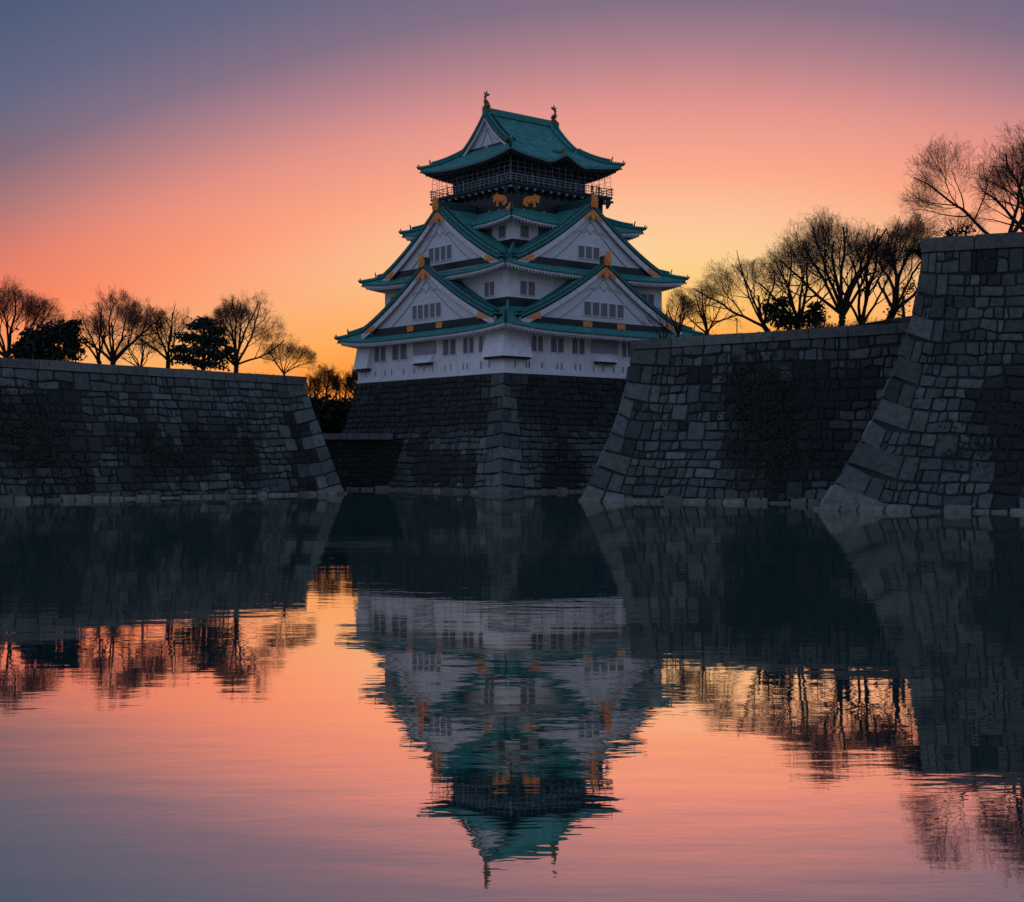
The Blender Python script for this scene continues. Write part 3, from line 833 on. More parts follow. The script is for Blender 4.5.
        o.prism([(0, -.5), (1.75, -.5 - 1.75 * sl), (1.9, -.95 - 1.9 * sl), (1.35, -1.0 - 1.35 * sl), (1.0, -.85 - 1.0 * sl), (.8, -1.15 - .8 * sl), (.45, -.9 - .45 * sl), (.4, -1.9), (0, -2.2),
                 (-.4, -1.9), (-.45, -.9 - .45 * sl), (-.8, -1.15 - .8 * sl), (-1.0, -.85 - 1.0 * sl), (-1.35, -1.0 - 1.35 * sl), (-1.9, -.95 - 1.9 * sl), (-1.75, -.5 - 1.75 * sl)][::-1], PP, .02, .14)
        o.build('gable_pendant', M['gold'], r)
        # gilded fittings at the feet of the boards
        for sg in (-1, 1):
            o = MB()
            u0, u1 = .74, .96
            pts = []
            for u in (.95, .91, .87, .83, .80): pts.append((sg * u * w, g_(u) - .45))
            pts += [(sg * .785 * w, g_(.785) - .9), (sg * .80 * w, zb + .25), (sg * .775 * w, zb - .05), (sg * .94 * w, zb - .1)]
            o.prism(pts, lambda a, b, d: Vector(T(tc + a, n_ped + over - .12 + d, b)), .02, .12)
            o.build('corner_fitting', M['gold'], r)
    # dark moulding that follows the rake on the pediment
    o = MB()
    for sg in (-1, 1):
        pts = [Vector(T(tc + sg * u * w, n_ped + .06, g_(u) - 2.3 - .9 * math.sin(u * math.pi))) for u in [i / 20 for i in range(0, 15)]]
        pts = [p for p in pts if p.z > zb + .1]
        if len(pts) > 1: o.tube(pts, .07, 4)
    # wavy line near the apex
    o.tube([Vector(T(tc + a * .22 * w, n_ped + .06, zb + (za - zb) * (.52 + b))) for a, b in ((-1, 0), (-.7, .06), (-.4, .03), (-.2, .1), (0, .02), (.2, .1), (.4, .03), (.7, .06), (1, 0))], .05, 4)
    o.build('moulding', M['greytrim'], r)
    return r, g_

def windows(face, plane, t0, t1, z0, z1, n, parent_name='window', bars=3, gapf=.18, label=None):
    T = FR[face]; wd = (t1 - t0) / n
    for i in range(n):
        a = t0 + i * wd + wd * gapf / 2; b = t0 + (i + 1) * wd - wd * gapf / 2
        fr = MB(); f_ = lambda x0, x1, zz0, zz1, d0, d1: fr.box(x0, x1, plane + d0, plane + d1, zz0, zz1, 0, lambda x, y, z: T(x, y, z))
        e = .09
        f_(a - e, a, z0 - e, z1 + e, -.05, .16); f_(b, b + e, z0 - e, z1 + e, -.05, .16)
        f_(a, b, z0 - e, z0, -.05, .16); f_(a, b, z1, z1 + e, -.05, .16)
        w_ = fr.build('window', M['plaster'], keep)
        pn = MB(); pn.box(a, b, plane - .04, plane + .015, z0, z1, 0, lambda x, y, z: T(x, y, z)); pn.build('pane', M['pane'], w_)
        br = MB()
        nb = max(2, round((b - a) / .33))
        for k in range(1, nb):
            x = a + (b - a) * k / nb; br.box(x - .045, x + .045, plane + .03, plane + .10, z0, z1, 0, lambda x, y, z: T(x, y, z))
        br.build('lattice_bar', M['greytrim'], w_)

def shadow_strip(face, n, t0, t1, z0, z1, gold):  # black strip painted in for the shadowed roof top below a pediment
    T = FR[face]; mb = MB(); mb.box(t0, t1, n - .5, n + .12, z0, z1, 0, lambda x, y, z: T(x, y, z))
    s_ = mb.build('roof_shadow_strip', M['black'], keep)
    for (a, b) in gold:
        o = MB(); o.box(a, b, n + .12, n + .2, z0 + .18, z1 - .12, 0, lambda x, y, z: T(x, y, z)); o.build('gilt_plate', M['gold'], s_)

gable('L', -1.1, 17.9, 16.9, 34.1, 25.1, 13, clip=(17.35, 31.3), c=.28, gold_top=2.1)
gable('R', 1.3, 19.9, 16.6, 34.0, 25.0, 15, clip=(19.25, 31.3), c=.28, gold_top=2.1)
gable('L', -1.0, 15.2, 15.0, 43.0, 33.8, 7.6, c=.30, board=.9)
gable('R', 1.3, 17.0, 15.1, 43.1, 33.8, 9.2, c=.30, board=.9)
gt, _ = gable('L', -1.1, 6.0, 5.9, 58.75, 53.45, -8.7, both=-8.0, over=.8, c=.32, deco=False, board=.55)
gt['label'] = 'top gable under the fish ornaments'
shadow_strip('L', 17.9, -15.4, 13.2, 24.2, 25.35, [(2.1, 3.7), (-5.3, -3.8)])
shadow_strip('R', 19.9, -13.2, 15.5, 24.2, 25.3, [(-3.0, -1.2), (4.0, 5.7)])
shadow_strip('L', 15.2, -13.4, 11.4, 33.5, 34.5, [])
shadow_strip('R', 17.0, -12.0, 14.4, 33.5, 34.5, [])
shadow_strip('L', 6.0, -5.5, 3.3, 53.2, 54.0, [(-1.4, -.8)])
windows('L', 17.9, -5.1, 2.6, 26.1, 28.2, 5); windows('R', 19.9, -2.9, 5.6, 26.1, 28.1, 5)
windows('L', 15.2, -4.2, 1.9, 35.1, 37.2, 4); windows('R', 17.0, -1.4, 3.2, 35.1, 36.9, 3)
for a, b in ((10.7, 14.3), (4.9, 9.3), (-7.6, -4.1), (-11.9, -9.1), (-15.2, -12.9)): windows('L', 17.0, a, b, 20.3, 22.6, 2)
for a, b in ((-12.0, -9.6), (-8.3, -5.5), (-4.1, -1.3), (6.2, 8.6), (10.5, 13.2), (14.5, 17.2)): windows('R', 18.6, a, b, 20.4, 22.6, 2)
for a, b, n in ((-14.7 + .9, -11.3, 2), (11.0, 12.9, 1)): windows('L', 14.7, a, b, 28.7, 30.7, n)
for a, b, n in ((-12.6, -9.5, 2), (12.2, 15.3, 2)): windows('R', 16.7, a, b, 28.7, 30.7, n)
windows('L', 10.2, -10.9, -9.1, 38.0, 39.8, 1, gapf=0); windows('R', 12.5, -8.9, -7.2, 38.0, 39.8, 1, gapf=0)
windows('L', 10.2, -7.6, -5.8, 38.0, 39.8, 1, gapf=0); windows('R', 12.5, -5.4, -3.6, 38.0, 39.8, 1, gapf=0)
# arrow slits low on the first storey
for face, pl, ts in (('L', 17.0, (16.6, 13.9, 11.1, 9.3, 6.0, 3.2, .6, -1.6, -4.75, -6.15, -9.2, -10.15, -13.4, -15.3)), ('R', 18.6, (-15.0, -12.9, -12.3, -9.9, -6.9, -6.0, -3.3, -2.3, .4, 2.4, 4.6, 6.6, 8.4, 11, 13.5, 16))):
    T = FR[face]
    for t in ts:
        o = MB(); o.box(t - .13, t + .13, pl - .03, pl + .02, 17.95, 18.85, 0, lambda x, y, z: T(x, y, z))
        o.box(t - .2, t - .13, pl, pl + .1, 17.9, 18.9, 1, lambda x, y, z: T(x, y, z)); o.box(t + .13, t + .2, pl, pl + .1, 17.9, 18.9, 1, lambda x, y, z: T(x, y, z))
        o.build('arrow_slit', [M['pane'], M['plaster']], keep)
# stone-dropping bays with flared foot
def bay(face, pl, t0, t1, z0, z1, out=1.15):
    T = FR[face]; o = MB()
    o.hexa([(t0, pl - .1, z0), (t1, pl - .1, z0), (t1, pl + out, z0), (t0, pl + out, z0), (t0, pl - .1, z1), (t1, pl - .1, z1), (t1, pl + .12, z1), (t0, pl + .12, z1)], 0, lambda x, y, z: T(x, y, z))
    b_ = o.build('projecting_bay', M['plaster'], keep)
    o = MB(); o.box(t0 + .25, t1 - .25, pl + .02, pl + out - .2, z0 - .32, z0 - .01, 0, lambda x, y, z: T(x, y, z)); o.build('bay_slot_shadow', M['black'], b_)  # black box: floor slot with the shadow under the bay painted in
    return b_
bay('L', 17.0, 15.0, 18.9, 19.3, 23.3, 1.0)
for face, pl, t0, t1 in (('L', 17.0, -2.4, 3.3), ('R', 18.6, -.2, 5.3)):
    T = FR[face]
    o = MB(); o.box(t0, t1, pl - .02, pl + .25, 20.7, 23.4, 0, lambda x, y, z: T(x, y, z)); o.build('recess_shade_panel', M['greytrim'], keep)  # grey panel whose colour stands for the shade in the recess
    bay(face, pl, t0 + .5, t1 - .5, 19.4, 20.75, .95)
o = MB()
x0, y0 = W1[0], W1[2]
o.hexa([(x0 - 1.15, y0 - 1.15, 19.4), (-12.4, y0 - 1.15, 19.4), (-12.4, -14.8, 19.4), (x0 - 1.15, -14.8, 19.4), (x0 - .15, y0 - .15, 23.3), (-12.9, y0 - .15, 23.3), (-12.9, -14.8, 23.3), (x0 - .15, -14.8, 23.3)])
cb = o.build('projecting_bay', M['plaster'], keep)
o = MB(); o.box(x0 - .85, -12.7, y0 - .85, -15.1, 19.05, 19.39); o.build('bay_slot_shadow', M['black'], cb)  # slot and painted shadow below the corner bay

# gilded tigers on the black storey
tiger = [(-1.75, -.9), (-1.7, -.3), (-1.45, .15), (-.9, .45), (-.2, .55), (.4, .75), (.75, 1.05), (1.15, .85), (1.6, .95), (1.9, .6), (1.65, .25), (1.75, -.2), (1.45, -.35), (1.1, -.15),
         (.85, -.45), (1.0, -.85), (.45, -1.05), (.35, -.6), (-.1, -.45), (-.6, -.55), (-.75, -1.0), (-1.3, -1.05), (-1.35, -.75)]
for face, pl, tc_, zc, fx in (('L', 8.4, -7.4, 44.45, 1), ('R', 9.9, -4.6, 44.35, 1)):
    T = FR[face]; o = MB()
    o.prism([(a * fx * .95, b * 1.05) for a, b in tiger], lambda a, b, d: Vector(T(tc_ + a, pl + d, zc + b)), .02, .22)
    o.prism([(a * fx * .6, b * .6 + .1) for a, b in tiger], lambda a, b, d: Vector(T(tc_ + a, pl + d, zc + b)), .22, .36)
    tg = o.build('tiger_relief', M['gold'], w4)
    for (a, b, s_) in ((.3, -1.75, .28), (-1.4, -1.6, .16), (2.7, -1.5, .16)):
        o = MB(); o.prism([(s_ * math.cos(q), s_ * math.sin(q)) for q in [i * math.pi / 3 for i in range(6)]], lambda x, y, d: Vector(T(tc_ + a + x, pl + d, zc + b + y)), .02, .1)
        o.build('gilt_stud', M['gold'], w4)
o = MB()
o.prism([(-.35, 0), (.35, 0), (.5, .6), (.15, .8), (0, 1.3), (-.3, .8), (-.5, .5)], lambda a, b, d: Vector((W4[0] - 1.6 + a * .7, W4[2] - 1.6 - a * .7, 41.9 + b)) + Vector((-.3, -.3, 0)) * d, 0, .5)
o.build('gilt_finial', M['gold'], r3)

# balcony
B = (-9.5, 11.7, -11.0, 9.2)
bal = MB(); bal.box(B[0], B[1], B[2], B[3], 46.25, 46.6)
bal.box(B[0] + .2, B[1] - .2, B[2] + .2, B[3] - .2, 45.95, 46.249)
bo = bal.build('balcony', M['darkwood'], keep)
rl = MB()
def loop_pts(B, z): return [(B[0], B[2], z), (B[1], B[2], z), (B[1], B[3], z), (B[0], B[3], z)]
for z, r_ in ((47.8, .075), (47.4, .045), (47.0, .06)):
    c = loop_pts((B[0] + .12, B[1] - .12, B[2] + .12, B[3] - .12), z)
    for i in range(4):
        a, b = Vector(c[i]), Vector(c[(i + 1) % 4]); d = (b - a).normalized()
        rl.tube([a - d * .4, b + d * .4], r_, 6)
for i in range(4):
    c = loop_pts((B[0] + .12, B[1] - .12, B[2] + .12, B[3] - .12), 46.6)
    a, b = Vector(c[i]), Vector(c[(i + 1) % 4]); n_ = int((b - a).length / 1.05)
    for k in range(n_):
        p = a + (b - a) * k / n_
        big = k % 4 == 0
        rl.tube([p, p + Vector((0, 0, 1.5 if big else 1.2))], .09 if big else .05, 6)
rl.build('railing', M['rail'], bo)
bk = MB()
for i in range(4):
    c = loop_pts(B, 45.6); a, b = Vector(c[i]), Vector(c[(i + 1) % 4]); n_ = int((b - a).length / 1.6)
    d = (b - a).normalized(); inn = Vector((-d.y, d.x, 0))
    for k in range(n_ + 1):
        p = a + (b - a) * k / n_
        bk.hexa([p - d * .12 + inn * 1.1 + Vector((0, 0, -.7)), p + d * .12 + inn * 1.1 + Vector((0, 0, -.7)), p + d * .12 + inn * 1.4 + Vector((0, 0, -.7)), p - d * .12 + inn * 1.4 + Vector((0, 0, -.7)),
                 p - d * .12 + inn * .15 + Vector((0, 0, .34)), p + d * .12 + inn * .15 + Vector((0, 0, .34)), p + d * .12 + inn * 1.4 + Vector((0, 0, .34)), p - d * .12 + inn * 1.4 + Vector((0, 0, .34))])
        q = p + inn * .1
        bk.hexa([q + d * x + inn * y + Vector((0, 0, z)) for z in (.02, .32) for x, y in ((-.17, -.18), (.17, -.18), (.17, .1), (-.17, .1))], 1)
bk.build('balcony_bracket', [M['darkwood'], M['rail']], bo)
nt_ = MB()
for i in range(4):
    Bn = (B[0] + .25, B[1] - .25, B[2] + .25, B[3] - .25)
    c = loop_pts(Bn, 0); a, b = Vector(c[i]), Vector(c[(i + 1) % 4]); n_ = int((b - a).length / 1.3)
    d = (b - a).normalized(); inn = Vector((-d.y, d.x, 0))
    for k in range(n_ + 1):
        p = a + (b - a) * k / n_
        nt_.tube([p + inn * .3 + Vector((0, 0, 46.7)), p + Vector((0, 0, 47.6)), p - inn * .15 + Vector((0, 0, 49)), p + inn * .1 + Vector((0, 0, 50.4))], .028, 4)
    for z in (48.3, 49.0, 49.7):
        nt_.tube([a + Vector((0, 0, z)), b + Vector((0, 0, z))], .022, 4)
nt_.build('safety_net', M['rail'], bo)
# posts and openings of the top storey
pl_ = MB()
for face, pn, t0, t1 in (('L', 6.8, -7.9, 6.5), ('R', 7.9, -6.8, 8.4)):
    T = FR[face]; n_ = 9
    for i in range(n_ + 1):
        t = t0 + (t1 - t0) * i / n_
        pl_.box(t - .14, t + .14, pn - .05, pn + .12, 46.6, 52, 0, lambda x, y, z: T(x, y, z))
    for z in (47.7, 49.6, 50.4):
        pl_.box(t0, t1, pn - .05, pn + .10, z, z + .16, 0, lambda x, y, z: T(x, y, z))
pl_.build('timber_frame', M['frame'], w5)
# small lamps / pale boards under the top eave, bowed gable trim
o = MB()
pts = [s5(0, u / 60, 0) + Vector((0, -.02, -.06)) for u in range(0, 61)]
o.tube(pts, .08, 5)
pts = [s5(3, u / 60, 0) + Vector((-.02, 0, -.06)) for u in range(0, 61)]
o.tube(pts, .08, 5)
o.build('eave_trim', M['rail'], r5)
o = MB(); p = s5(0, .495, .12); p.z += .4
o.box(p.x - .25, p.x + .25, p.y - .15, p.y + .25, p.z - .3, p.z + .6); o.build('ridge_end_tile', M['bronze'], r5)
o = MB(); pa, pb = s5(0, .495, .14), s5(0, .495, .62)
o.tube([pa + Vector((0, 0, .5)), pb + Vector((0, 0, .5))], .24, 6); o.build('bowed_gable_ridge', M['green'], r5)
for (xx, yy, zz) in ((I5[0] - .9, I5[2] + .1, 53.6), (I5[1] + .9, I5[2] + .1, 53.6)):
    o = MB(); o.box(xx - .22, xx + .22, yy - .22, yy + .22, zz, zz + .6); o.build('ridge_end_tile', M['bronze'], r5)

# fish ornaments on the top ridge
def fish(x, sgn):
    o = MB(); y = -1.1; zb = 59.6
    spine = [(0, 0), (.2 * sgn, .5), (.05 * sgn, 1.05), (-.22 * sgn, 1.5), (-.28 * sgn, 1.95), (-.05 * sgn, 2.35), (.16 * sgn, 2.7)]
    o.tube([Vector((x + a, y, zb + b)) for a, b in spine], [.52, .56, .44, .32, .24, .17, .07], 8)
    def PX(a, b, d): return Vector((x + a * sgn, y + d, zb + b))
    o.prism([(0, 2.1), (.65, 2.4), (.5, 2.7), (.2, 2.55), (.05, 3.05), (-.15, 2.5), (-.5, 2.75), (-.3, 2.2)], PX, -.08, .08)  # tail fin
    o.prism([(.25, .5), (.8, .9), (.55, 1.0), (.6, 1.25), (.25, 1.15)], PX, -.07, .07)   # back fin
    o.prism([(-.3, .2), (-.75, .45), (-.5, .55), (-.3, .75)], PX, -.07, .07)
    o.box(x - .5, x + .5, y - .45, y + .45, zb - .25, zb + .15)
    o.build('fish_ornament', M['bronze'], gt)
fish(-6.2, 1); fish(8.0, -1)

# two visitors on the balcony
def person(lx, ly, label, hy=0):
    p = kw(lx, ly, 46.6)
    root = empty('person', p, label, 'person', 'visitors on the castle balcony', rz=ROT)
    me = bpy.data.meshes.new('body')
    vs_ = [(0, 0, .95), (0, 0, 1.2), (0, 0, 1.42), (0, 0, 1.52), (0, .01, 1.62), (0, 0, 1.74), (.19, 0, 1.40), (.25, .03, 1.12), (.22, -.15, .98), (-.19, 0, 1.40), (-.25, .03, 1.12), (-.22, -.15, .98),
           (.1, 0, .88), (.11, -.02, .48), (.11, 0, .06), (.11, -.13, .03), (-.1, 0, .88), (-.11, -.02, .48), (-.11, 0, .06), (-.11, -.13, .03)]
    ed = [(0, 1), (1, 2), (2, 3), (3, 4), (4, 5), (2, 6), (6, 7), (7, 8), (2, 9), (9, 10), (10, 11), (0, 12), (12, 13), (13, 14), (14, 15), (0, 16), (16, 17), (17, 18), (18, 19)]
    rd = [.15, .15, .15, .06, .10, .09, .07, .05, .04, .07, .05, .04, .10, .07, .05, .04, .10, .07, .05, .04]
    me.from_pydata(vs_, ed, [])
    o = bpy.data.objects.new('body', me); COL.objects.link(o); o.parent = root
    o.modifiers.new('skin', 'SKIN'); o.modifiers.new('sub', 'SUBSURF').levels = 1
    for v, r_ in zip(me.skin_vertices[0].data, rd): v.radius = (r_, r_ * .8)
    me.skin_vertices[0].data[0].use_root = True
    me.materials.append(M['cloth'])
    return root
person(9.4, -10.3, 'visitor in dark clothes standing at the right end of the top balcony, nearer its corner')
person(7.9, -10.3, 'visitor in dark clothes on the top balcony, left of the one at the corner')

# ------------------------------------------------------------------ trees
F_, YH, CH = 1394.0, 458.0, 4.87
def wx(px, D): return (px - 512) / F_ * D
def wz(py, D): return CH + (YH - py) / F_ * D

def tree(label, px, D, zb, top_y, x0, x1, seed, low=.28, trunk_r=None, lean=0, forks=3, dens=1.0, group='bare trees on the left bank', name='bare_tree', fork_h=.22, dy=0, twig=1.0, step=.36):
    """bare deciduous tree: trunk, limbs that fork at angles, side branches and twigs kept inside an uneven dome"""
    rng = np.random.default_rng(seed)
    H = wz(top_y, D) - zb
    bx = wx(px, D)
    cx = (wx(x0, D) + wx(x1, D)) / 2 - bx; rx = (wx(x1, D) - wx(x0, D)) / 2
    ry = min(rx * .85, 7)
    cz = H * (low + .10); up = H - cz; dn = H * .12
    def inside(p):
        x = (p[0] - cx) / rx; y = p[1] / ry; z = (p[2] - cz) / (up if p[2] > cz else dn)
        an = math.atan2(y, x)
        lim = 1.05 + .55 * nz(an * 1.5 + seed, z * 1.6, seed * 1.7) + .35 * nz(an * 4, z * 4, seed) + .5 * nz(p[0] * 1.3, p[2] * 1.3, seed)
        return abs(x) ** 2.4 + y * y + abs(z) ** 2.2 < lim
    T, Cw = MB(), MB()
    def prismm(mb, a, b, ra, rb, sides):
        d = b - a; l = math.sqrt(d @ d)
        if l < 1e-4: return
        d = d / l
        u = np.array((d[1] * .93 - d[2] * .2, d[2] * .31 - d[0] * .93, d[0] * .2 - d[1] * .31)); u /= math.sqrt(u @ u) + 1e-9
        w_ = np.array((d[1] * u[2] - d[2] * u[1], d[2] * u[0] - d[0] * u[2], d[0] * u[1] - d[1] * u[0]))
        k0 = len(mb.v)
        for (c, r_) in ((a, ra), (b, rb)):
            for q in range(sides):
                an = 2 * math.pi * q / sides
                mb.v.append(tuple(c + u * (math.cos(an) * r_) + w_ * (math.sin(an) * r_)))
        for q in range(sides):
            mb.f.append((k0 + q, k0 + (q + 1) % sides, k0 + sides + (q + 1) % sides, k0 + sides + q)); mb.mi.append(0)
    def put(a, b, ra, rb):
        if rb > .06: prismm(T, a, b, ra, rb, 7)
        else: prismm(Cw, a, b, ra, rb, 3 if ra < .03 else 4)
    maxlev = 5 if H * rx > 45 else 4
    cnt = [0]; SC = min(1.35, max(.6, math.sqrt(H * rx) / 9.0)) / dens ** .3
    rmin = .007 * twig
    fork_h = fork_h * .72
    C0 = np.array([lean * H * fork_h, 0, H * fork_h])
    def turn(d, ang, roll):
        u = np.cross(d, (0.13, .95, .2)); u /= np.linalg.norm(u); w_ = np.cross(d, u)
        v = d * math.cos(ang) + (u * math.cos(roll) + w_ * math.sin(roll)) * math.sin(ang)
        return v / np.linalg.norm(v)
    def grow(p, d, L, r, lev, roll):
        if cnt[0] > 40000: return
        sl = (.75, .6, .42, .30, .24, .2)[min(lev, 5)] * SC
        n = max(2, int(L / sl)); sl = L / n
        every = max(1, round((.62, .62, .50, .36, .3, .3)[min(lev, 5)] * SC / sl * 1.20))
        side = rng.integers(2)
        for k in range(n):
            f = k / n
            d = d + rng.normal(0, (.07, .09, .11, .13, .15, .15)[min(lev, 5)], 3) + np.array([0, 0, (0.0, .022, .03, .05, .05, .05)[min(lev, 5)]])
            ow = p - C0; ow /= np.linalg.norm(ow) + 1e-6
            d = d + ow * .04
            d /= np.linalg.norm(d)
            q = p + d * sl
            ra = max(rmin, r * (1 - .72 * f)); rb = max(rmin, r * (1 - .72 * (f + 1 / n)))
            if lev > 0 and not inside(q): 
                if lev < 3 and f > .3 and rng.random() < .5: pass
                return
            if lev == 0 and f > .45 and not inside(q): return
            put(p, q, ra, rb); cnt[0] += 1
            p = q
            if k % every == every - 1 and (f > .18 or lev > 1) and lev < maxlev:
                rem = L * (1 - f)
                cl = (rem * rng.uniform(.5, .85) + L * .10) * (1 if lev < 3 else .9)
                if cl > .24 * SC:
                    side ^= 1
                    a = math.radians(rng.uniform(28, 52))
                    ro = roll + side * math.pi + rng.normal(0, .75)
                    c = turn(d, a, ro)
                    grow(p, c, cl, min(rb * rng.uniform(.38, .62), r * .52), lev + 1, rng.uniform(0, 6.28))
                    if lev < 2 and rng.random() < .55: d = turn(d, math.radians(rng.uniform(6, 17)), ro + math.pi)
    tr = trunk_r or .032 * H
    # trunk, a little crooked and flared at the foot
    pts = [np.array([0, 0, -.8])]
    nt = 5
    for k in range(1, nt + 1):
        f = k / nt
        pts.append(np.array([C0[0] * f ** 1.2, 0, -.8 + (C0[2] + .8) * f]) + rng.normal(0, .05, 3) * (k < nt))
    for k in range(nt):
        prismm(T, pts[k], pts[k + 1], tr * (1.45 - .45 * min(1, k / 2)), tr * (1.45 - .45 * min(1, (k + 1) / 2)), 9)
    forks += 2
    xs = [(-1 + 2 * (k + .5) / forks) * 1.12 for k in range(forks)]
    rng.shuffle(xs)
    for k in range(forks):
        xf = max(-1, min(1, xs[k] + rng.uniform(-.12, .12)))
        e = (.26 + .70 * math.sqrt(1 - min(.98, xf * xf))) * rng.uniform(.72, 1.05)
        tgt = np.array([cx + xf * rx, ry * rng.uniform(-.75, .75) * (1 - .5 * abs(xf)), cz + up * min(.98, e)])
        d = tgt - C0; L = np.linalg.norm(d) * rng.uniform(1.0, 1.12); d /= np.linalg.norm(d)
        d0 = d + np.array([0, 0, .22]); d0 /= np.linalg.norm(d0)
        st = pts[-1] if k < max(2, forks - 2) else pts[-2] + (pts[-1] - pts[-2]) * rng.uniform(.2, .8)
        grow(st, d0, L, tr * rng.uniform(.42, .66), 0, rng.uniform(0, 6.28))
    pass
    root = empty(name, (bx, D + dy, zb), label, 'tree', group)
    T.build('trunk', M['bark'], root, smooth=True)
    Cw.build('crown', M['twig'], root)
    return root

GL = 'bare trees on the left bank'; GR = 'bare trees on the right bank'; tree('low twiggy bare tree between the forked bare tree and the dark pine', 140, 188, 16.4, 330, 108, 172, 7, low=.05, forks=5, fork_h=.12, dens=1.0, group=GL)
GF = 'far bare trees between the left wall and the castle'
tree('wide bare tree at the left edge of the photo behind a rounded dark shrub', 6, 181, 16.2, 281, -50, 70, 1, low=.15, forks=6, dens=1.5, trunk_r=.38, group=GL)
tree('bare tree with forked trunk rising right of the rounded dark shrub', 113, 180, 16.2, 290, 72, 170, 2, low=.14, forks=5, fork_h=.16, trunk_r=.34, dens=1.2, group=GL)
tree('leaning slim bare trunk crossing the base of the forked bare tree', 103, 181, 16.2, 305, 66, 112, 3, low=.3, forks=2, lean=-.5, dens=.8, group=GL)
tree('small bare tree immediately left of the dark pine', 168, 184, 16.2, 302, 138, 200, 4, low=.15, forks=4, group=GL)
tree('round-crowned bare tree immediately right of the dark pine', 236, 186, 16.2, 296, 190, 296, 5, low=.12, forks=6, fork_h=.15, dens=1.3, group=GL)
tree('low bare bush-like tree at the right end of the left wall', 284, 186, 15.8, 340, 256, 318, 6, low=.1, forks=5, fork_h=.1, dens=2.2, group=GL)
for i, (px, ty, w_) in enumerate(((312, 372, 12), (325, 364, 16), (343, 369, 14), (357, 366, 13))):
    tree(('lowest far bare tree, just past the end of the left wall', 'darkest and tallest far bare tree between left wall and castle', 'far bare tree between the tallest one and the castle', 'far bare tree touching the left edge of the castle base')[i],
         px, 268, 12.5, ty, px - w_, px + w_, 30 + i, low=.3, dens=1.0, group=GF, twig=1.6, trunk_r=.28, step=.6)
tree('low spreading bare bush in front of the lower right roof corner of the castle', 664, 176, 18.9, 303, 638, 690, 18, low=.08, forks=4, fork_h=.12, dens=.8, group=GR)
tree('smallest bare tree beside the lower right roof tip of the castle', 678, 190, 20.2, 286, 664, 694, 11, low=.3, forks=3, dens=1.0, group=GR)
tree('small bare tree on the right bank with low forks, second from the castle', 707, 188, 20.0, 282, 676, 742, 12, low=.15, forks=4, fork_h=.3, dens=.8, group=GR)
tree('bare tree leaning left over the right bank in front of the bright sky', 774, 184, 20.8, 258, 680, 790, 13, low=.16, forks=4, lean=-.9, fork_h=.2, dens=.75, group=GR)
tree('slender upright bare tree growing out of the dark bushes on the right bank', 798, 186, 21, 240, 742, 850, 14, low=.18, forks=4, dens=.75, group=GR)
tree('largest bare tree of the right bank with a wide fan crown', 842, 182, 21.2, 206, 758, 906, 15, low=.2, forks=6, fork_h=.2, trunk_r=.45, dens=1.3, twig=1.1, group=GR)
tree('bare tree with a short forked trunk right of the largest one', 861, 186, 21.3, 228, 826, 915, 16, low=.14, forks=3, fork_h=.12, dens=.7, group=GR)
tree('bare tree bending right behind the corner of the tall near wall', 884, 178, 21.2, 212, 868, 952, 17, low=.2, forks=4, lean=.5, fork_h=.25, dens=.8, group=GR)
GN = 'bare trees above the tall near wall'
tree('big bare tree above the tall near wall at the right edge', 1004, 151, 26.2, 114, 893, 1110, 24, low=.04, forks=10, fork_h=.13, trunk_r=.42, dens=1.5, twig=1.2, group=GN)
tree('bare tree cut by the right edge of the photo above the tall wall', 1040, 155, 26.2, 128, 975, 1110, 25, low=.1, forks=5, fork_h=.2, dens=1.2, group=GN)
tree('low bare shrub tree left of the big tree on the near wall', 962, 152, 26.2, 212, 925, 990, 22, low=.1, forks=3, fork_h=.1, dens=.8, group=GN)

# evergreens: trunk + leaf clumps
def evergreen(name, label, px, D, zb, clumps, seed, group=None, leaf=.32, n=260, cat='tree', trunk=True, flat=.6):
    rng = np.random.default_rng(seed); bx = wx(px, D)
    root = empty(name, (bx, D, zb), label, cat, group)
    L_ = MB(); T = MB()
    tops = []
    for (cxp, cyp, rp, rzp) in clumps:
        c = np.array([wx(cxp, D) - bx, rng.uniform(-1.2, 1.2), wz(cyp, D) - zb]); r_ = rp / F_ * D; rz = rzp / F_ * D
        tops.append(c)
        m = int(n * .85 * (r_ * rz) ** .9 / 1.2) + 30
        for _ in range(m):
            q = rng.normal(0, 1, 3); q /= np.linalg.norm(q); q *= rng.uniform(.15, 1.1) ** .6 * (1 + 1.15 * nz(q[0] * 2.2 + cxp, q[1] * 2.2 + seed, q[2] * 2.2 + cyp))
            p = c + q * np.array([r_, r_ * .9, rz])
            a = rng.normal(0, 1, 3); a /= np.linalg.norm(a); b = np.cross(a, rng.normal(0, 1, 3)); b /= np.linalg.norm(b) + 1e-9
            s = leaf * rng.uniform(.5, 1.2)
            k = len(L_.v)
            L_.v += [tuple(p - a * s), tuple(p + b * s * .45), tuple(p + a * s), tuple(p - b * s * .45)]
            L_.f.append((k, k + 1, k + 2, k + 3)); L_.mi.append(0)
    if trunk:
        hmax = max(t[2] for t in tops)
        T.tube([(0, 0, -.5), (.1, 0, hmax * .35), (.0, 0, hmax * .7), (.05, 0, hmax)], [.3, .24, .15, .05], 7)
        for t in tops:
            z0 = min(t[2] * .75, hmax * .8)
            T.tube([(0.05, 0, z0), tuple((t + np.array([.05, 0, z0])) / 2 + np.array([0, 0, .1])), tuple(t)], [.12, .08, .04], 5)
        T.build('trunk', M['bark'], root, smooth=True)
    L_.build('crown', M['leaf'], root)
    return root
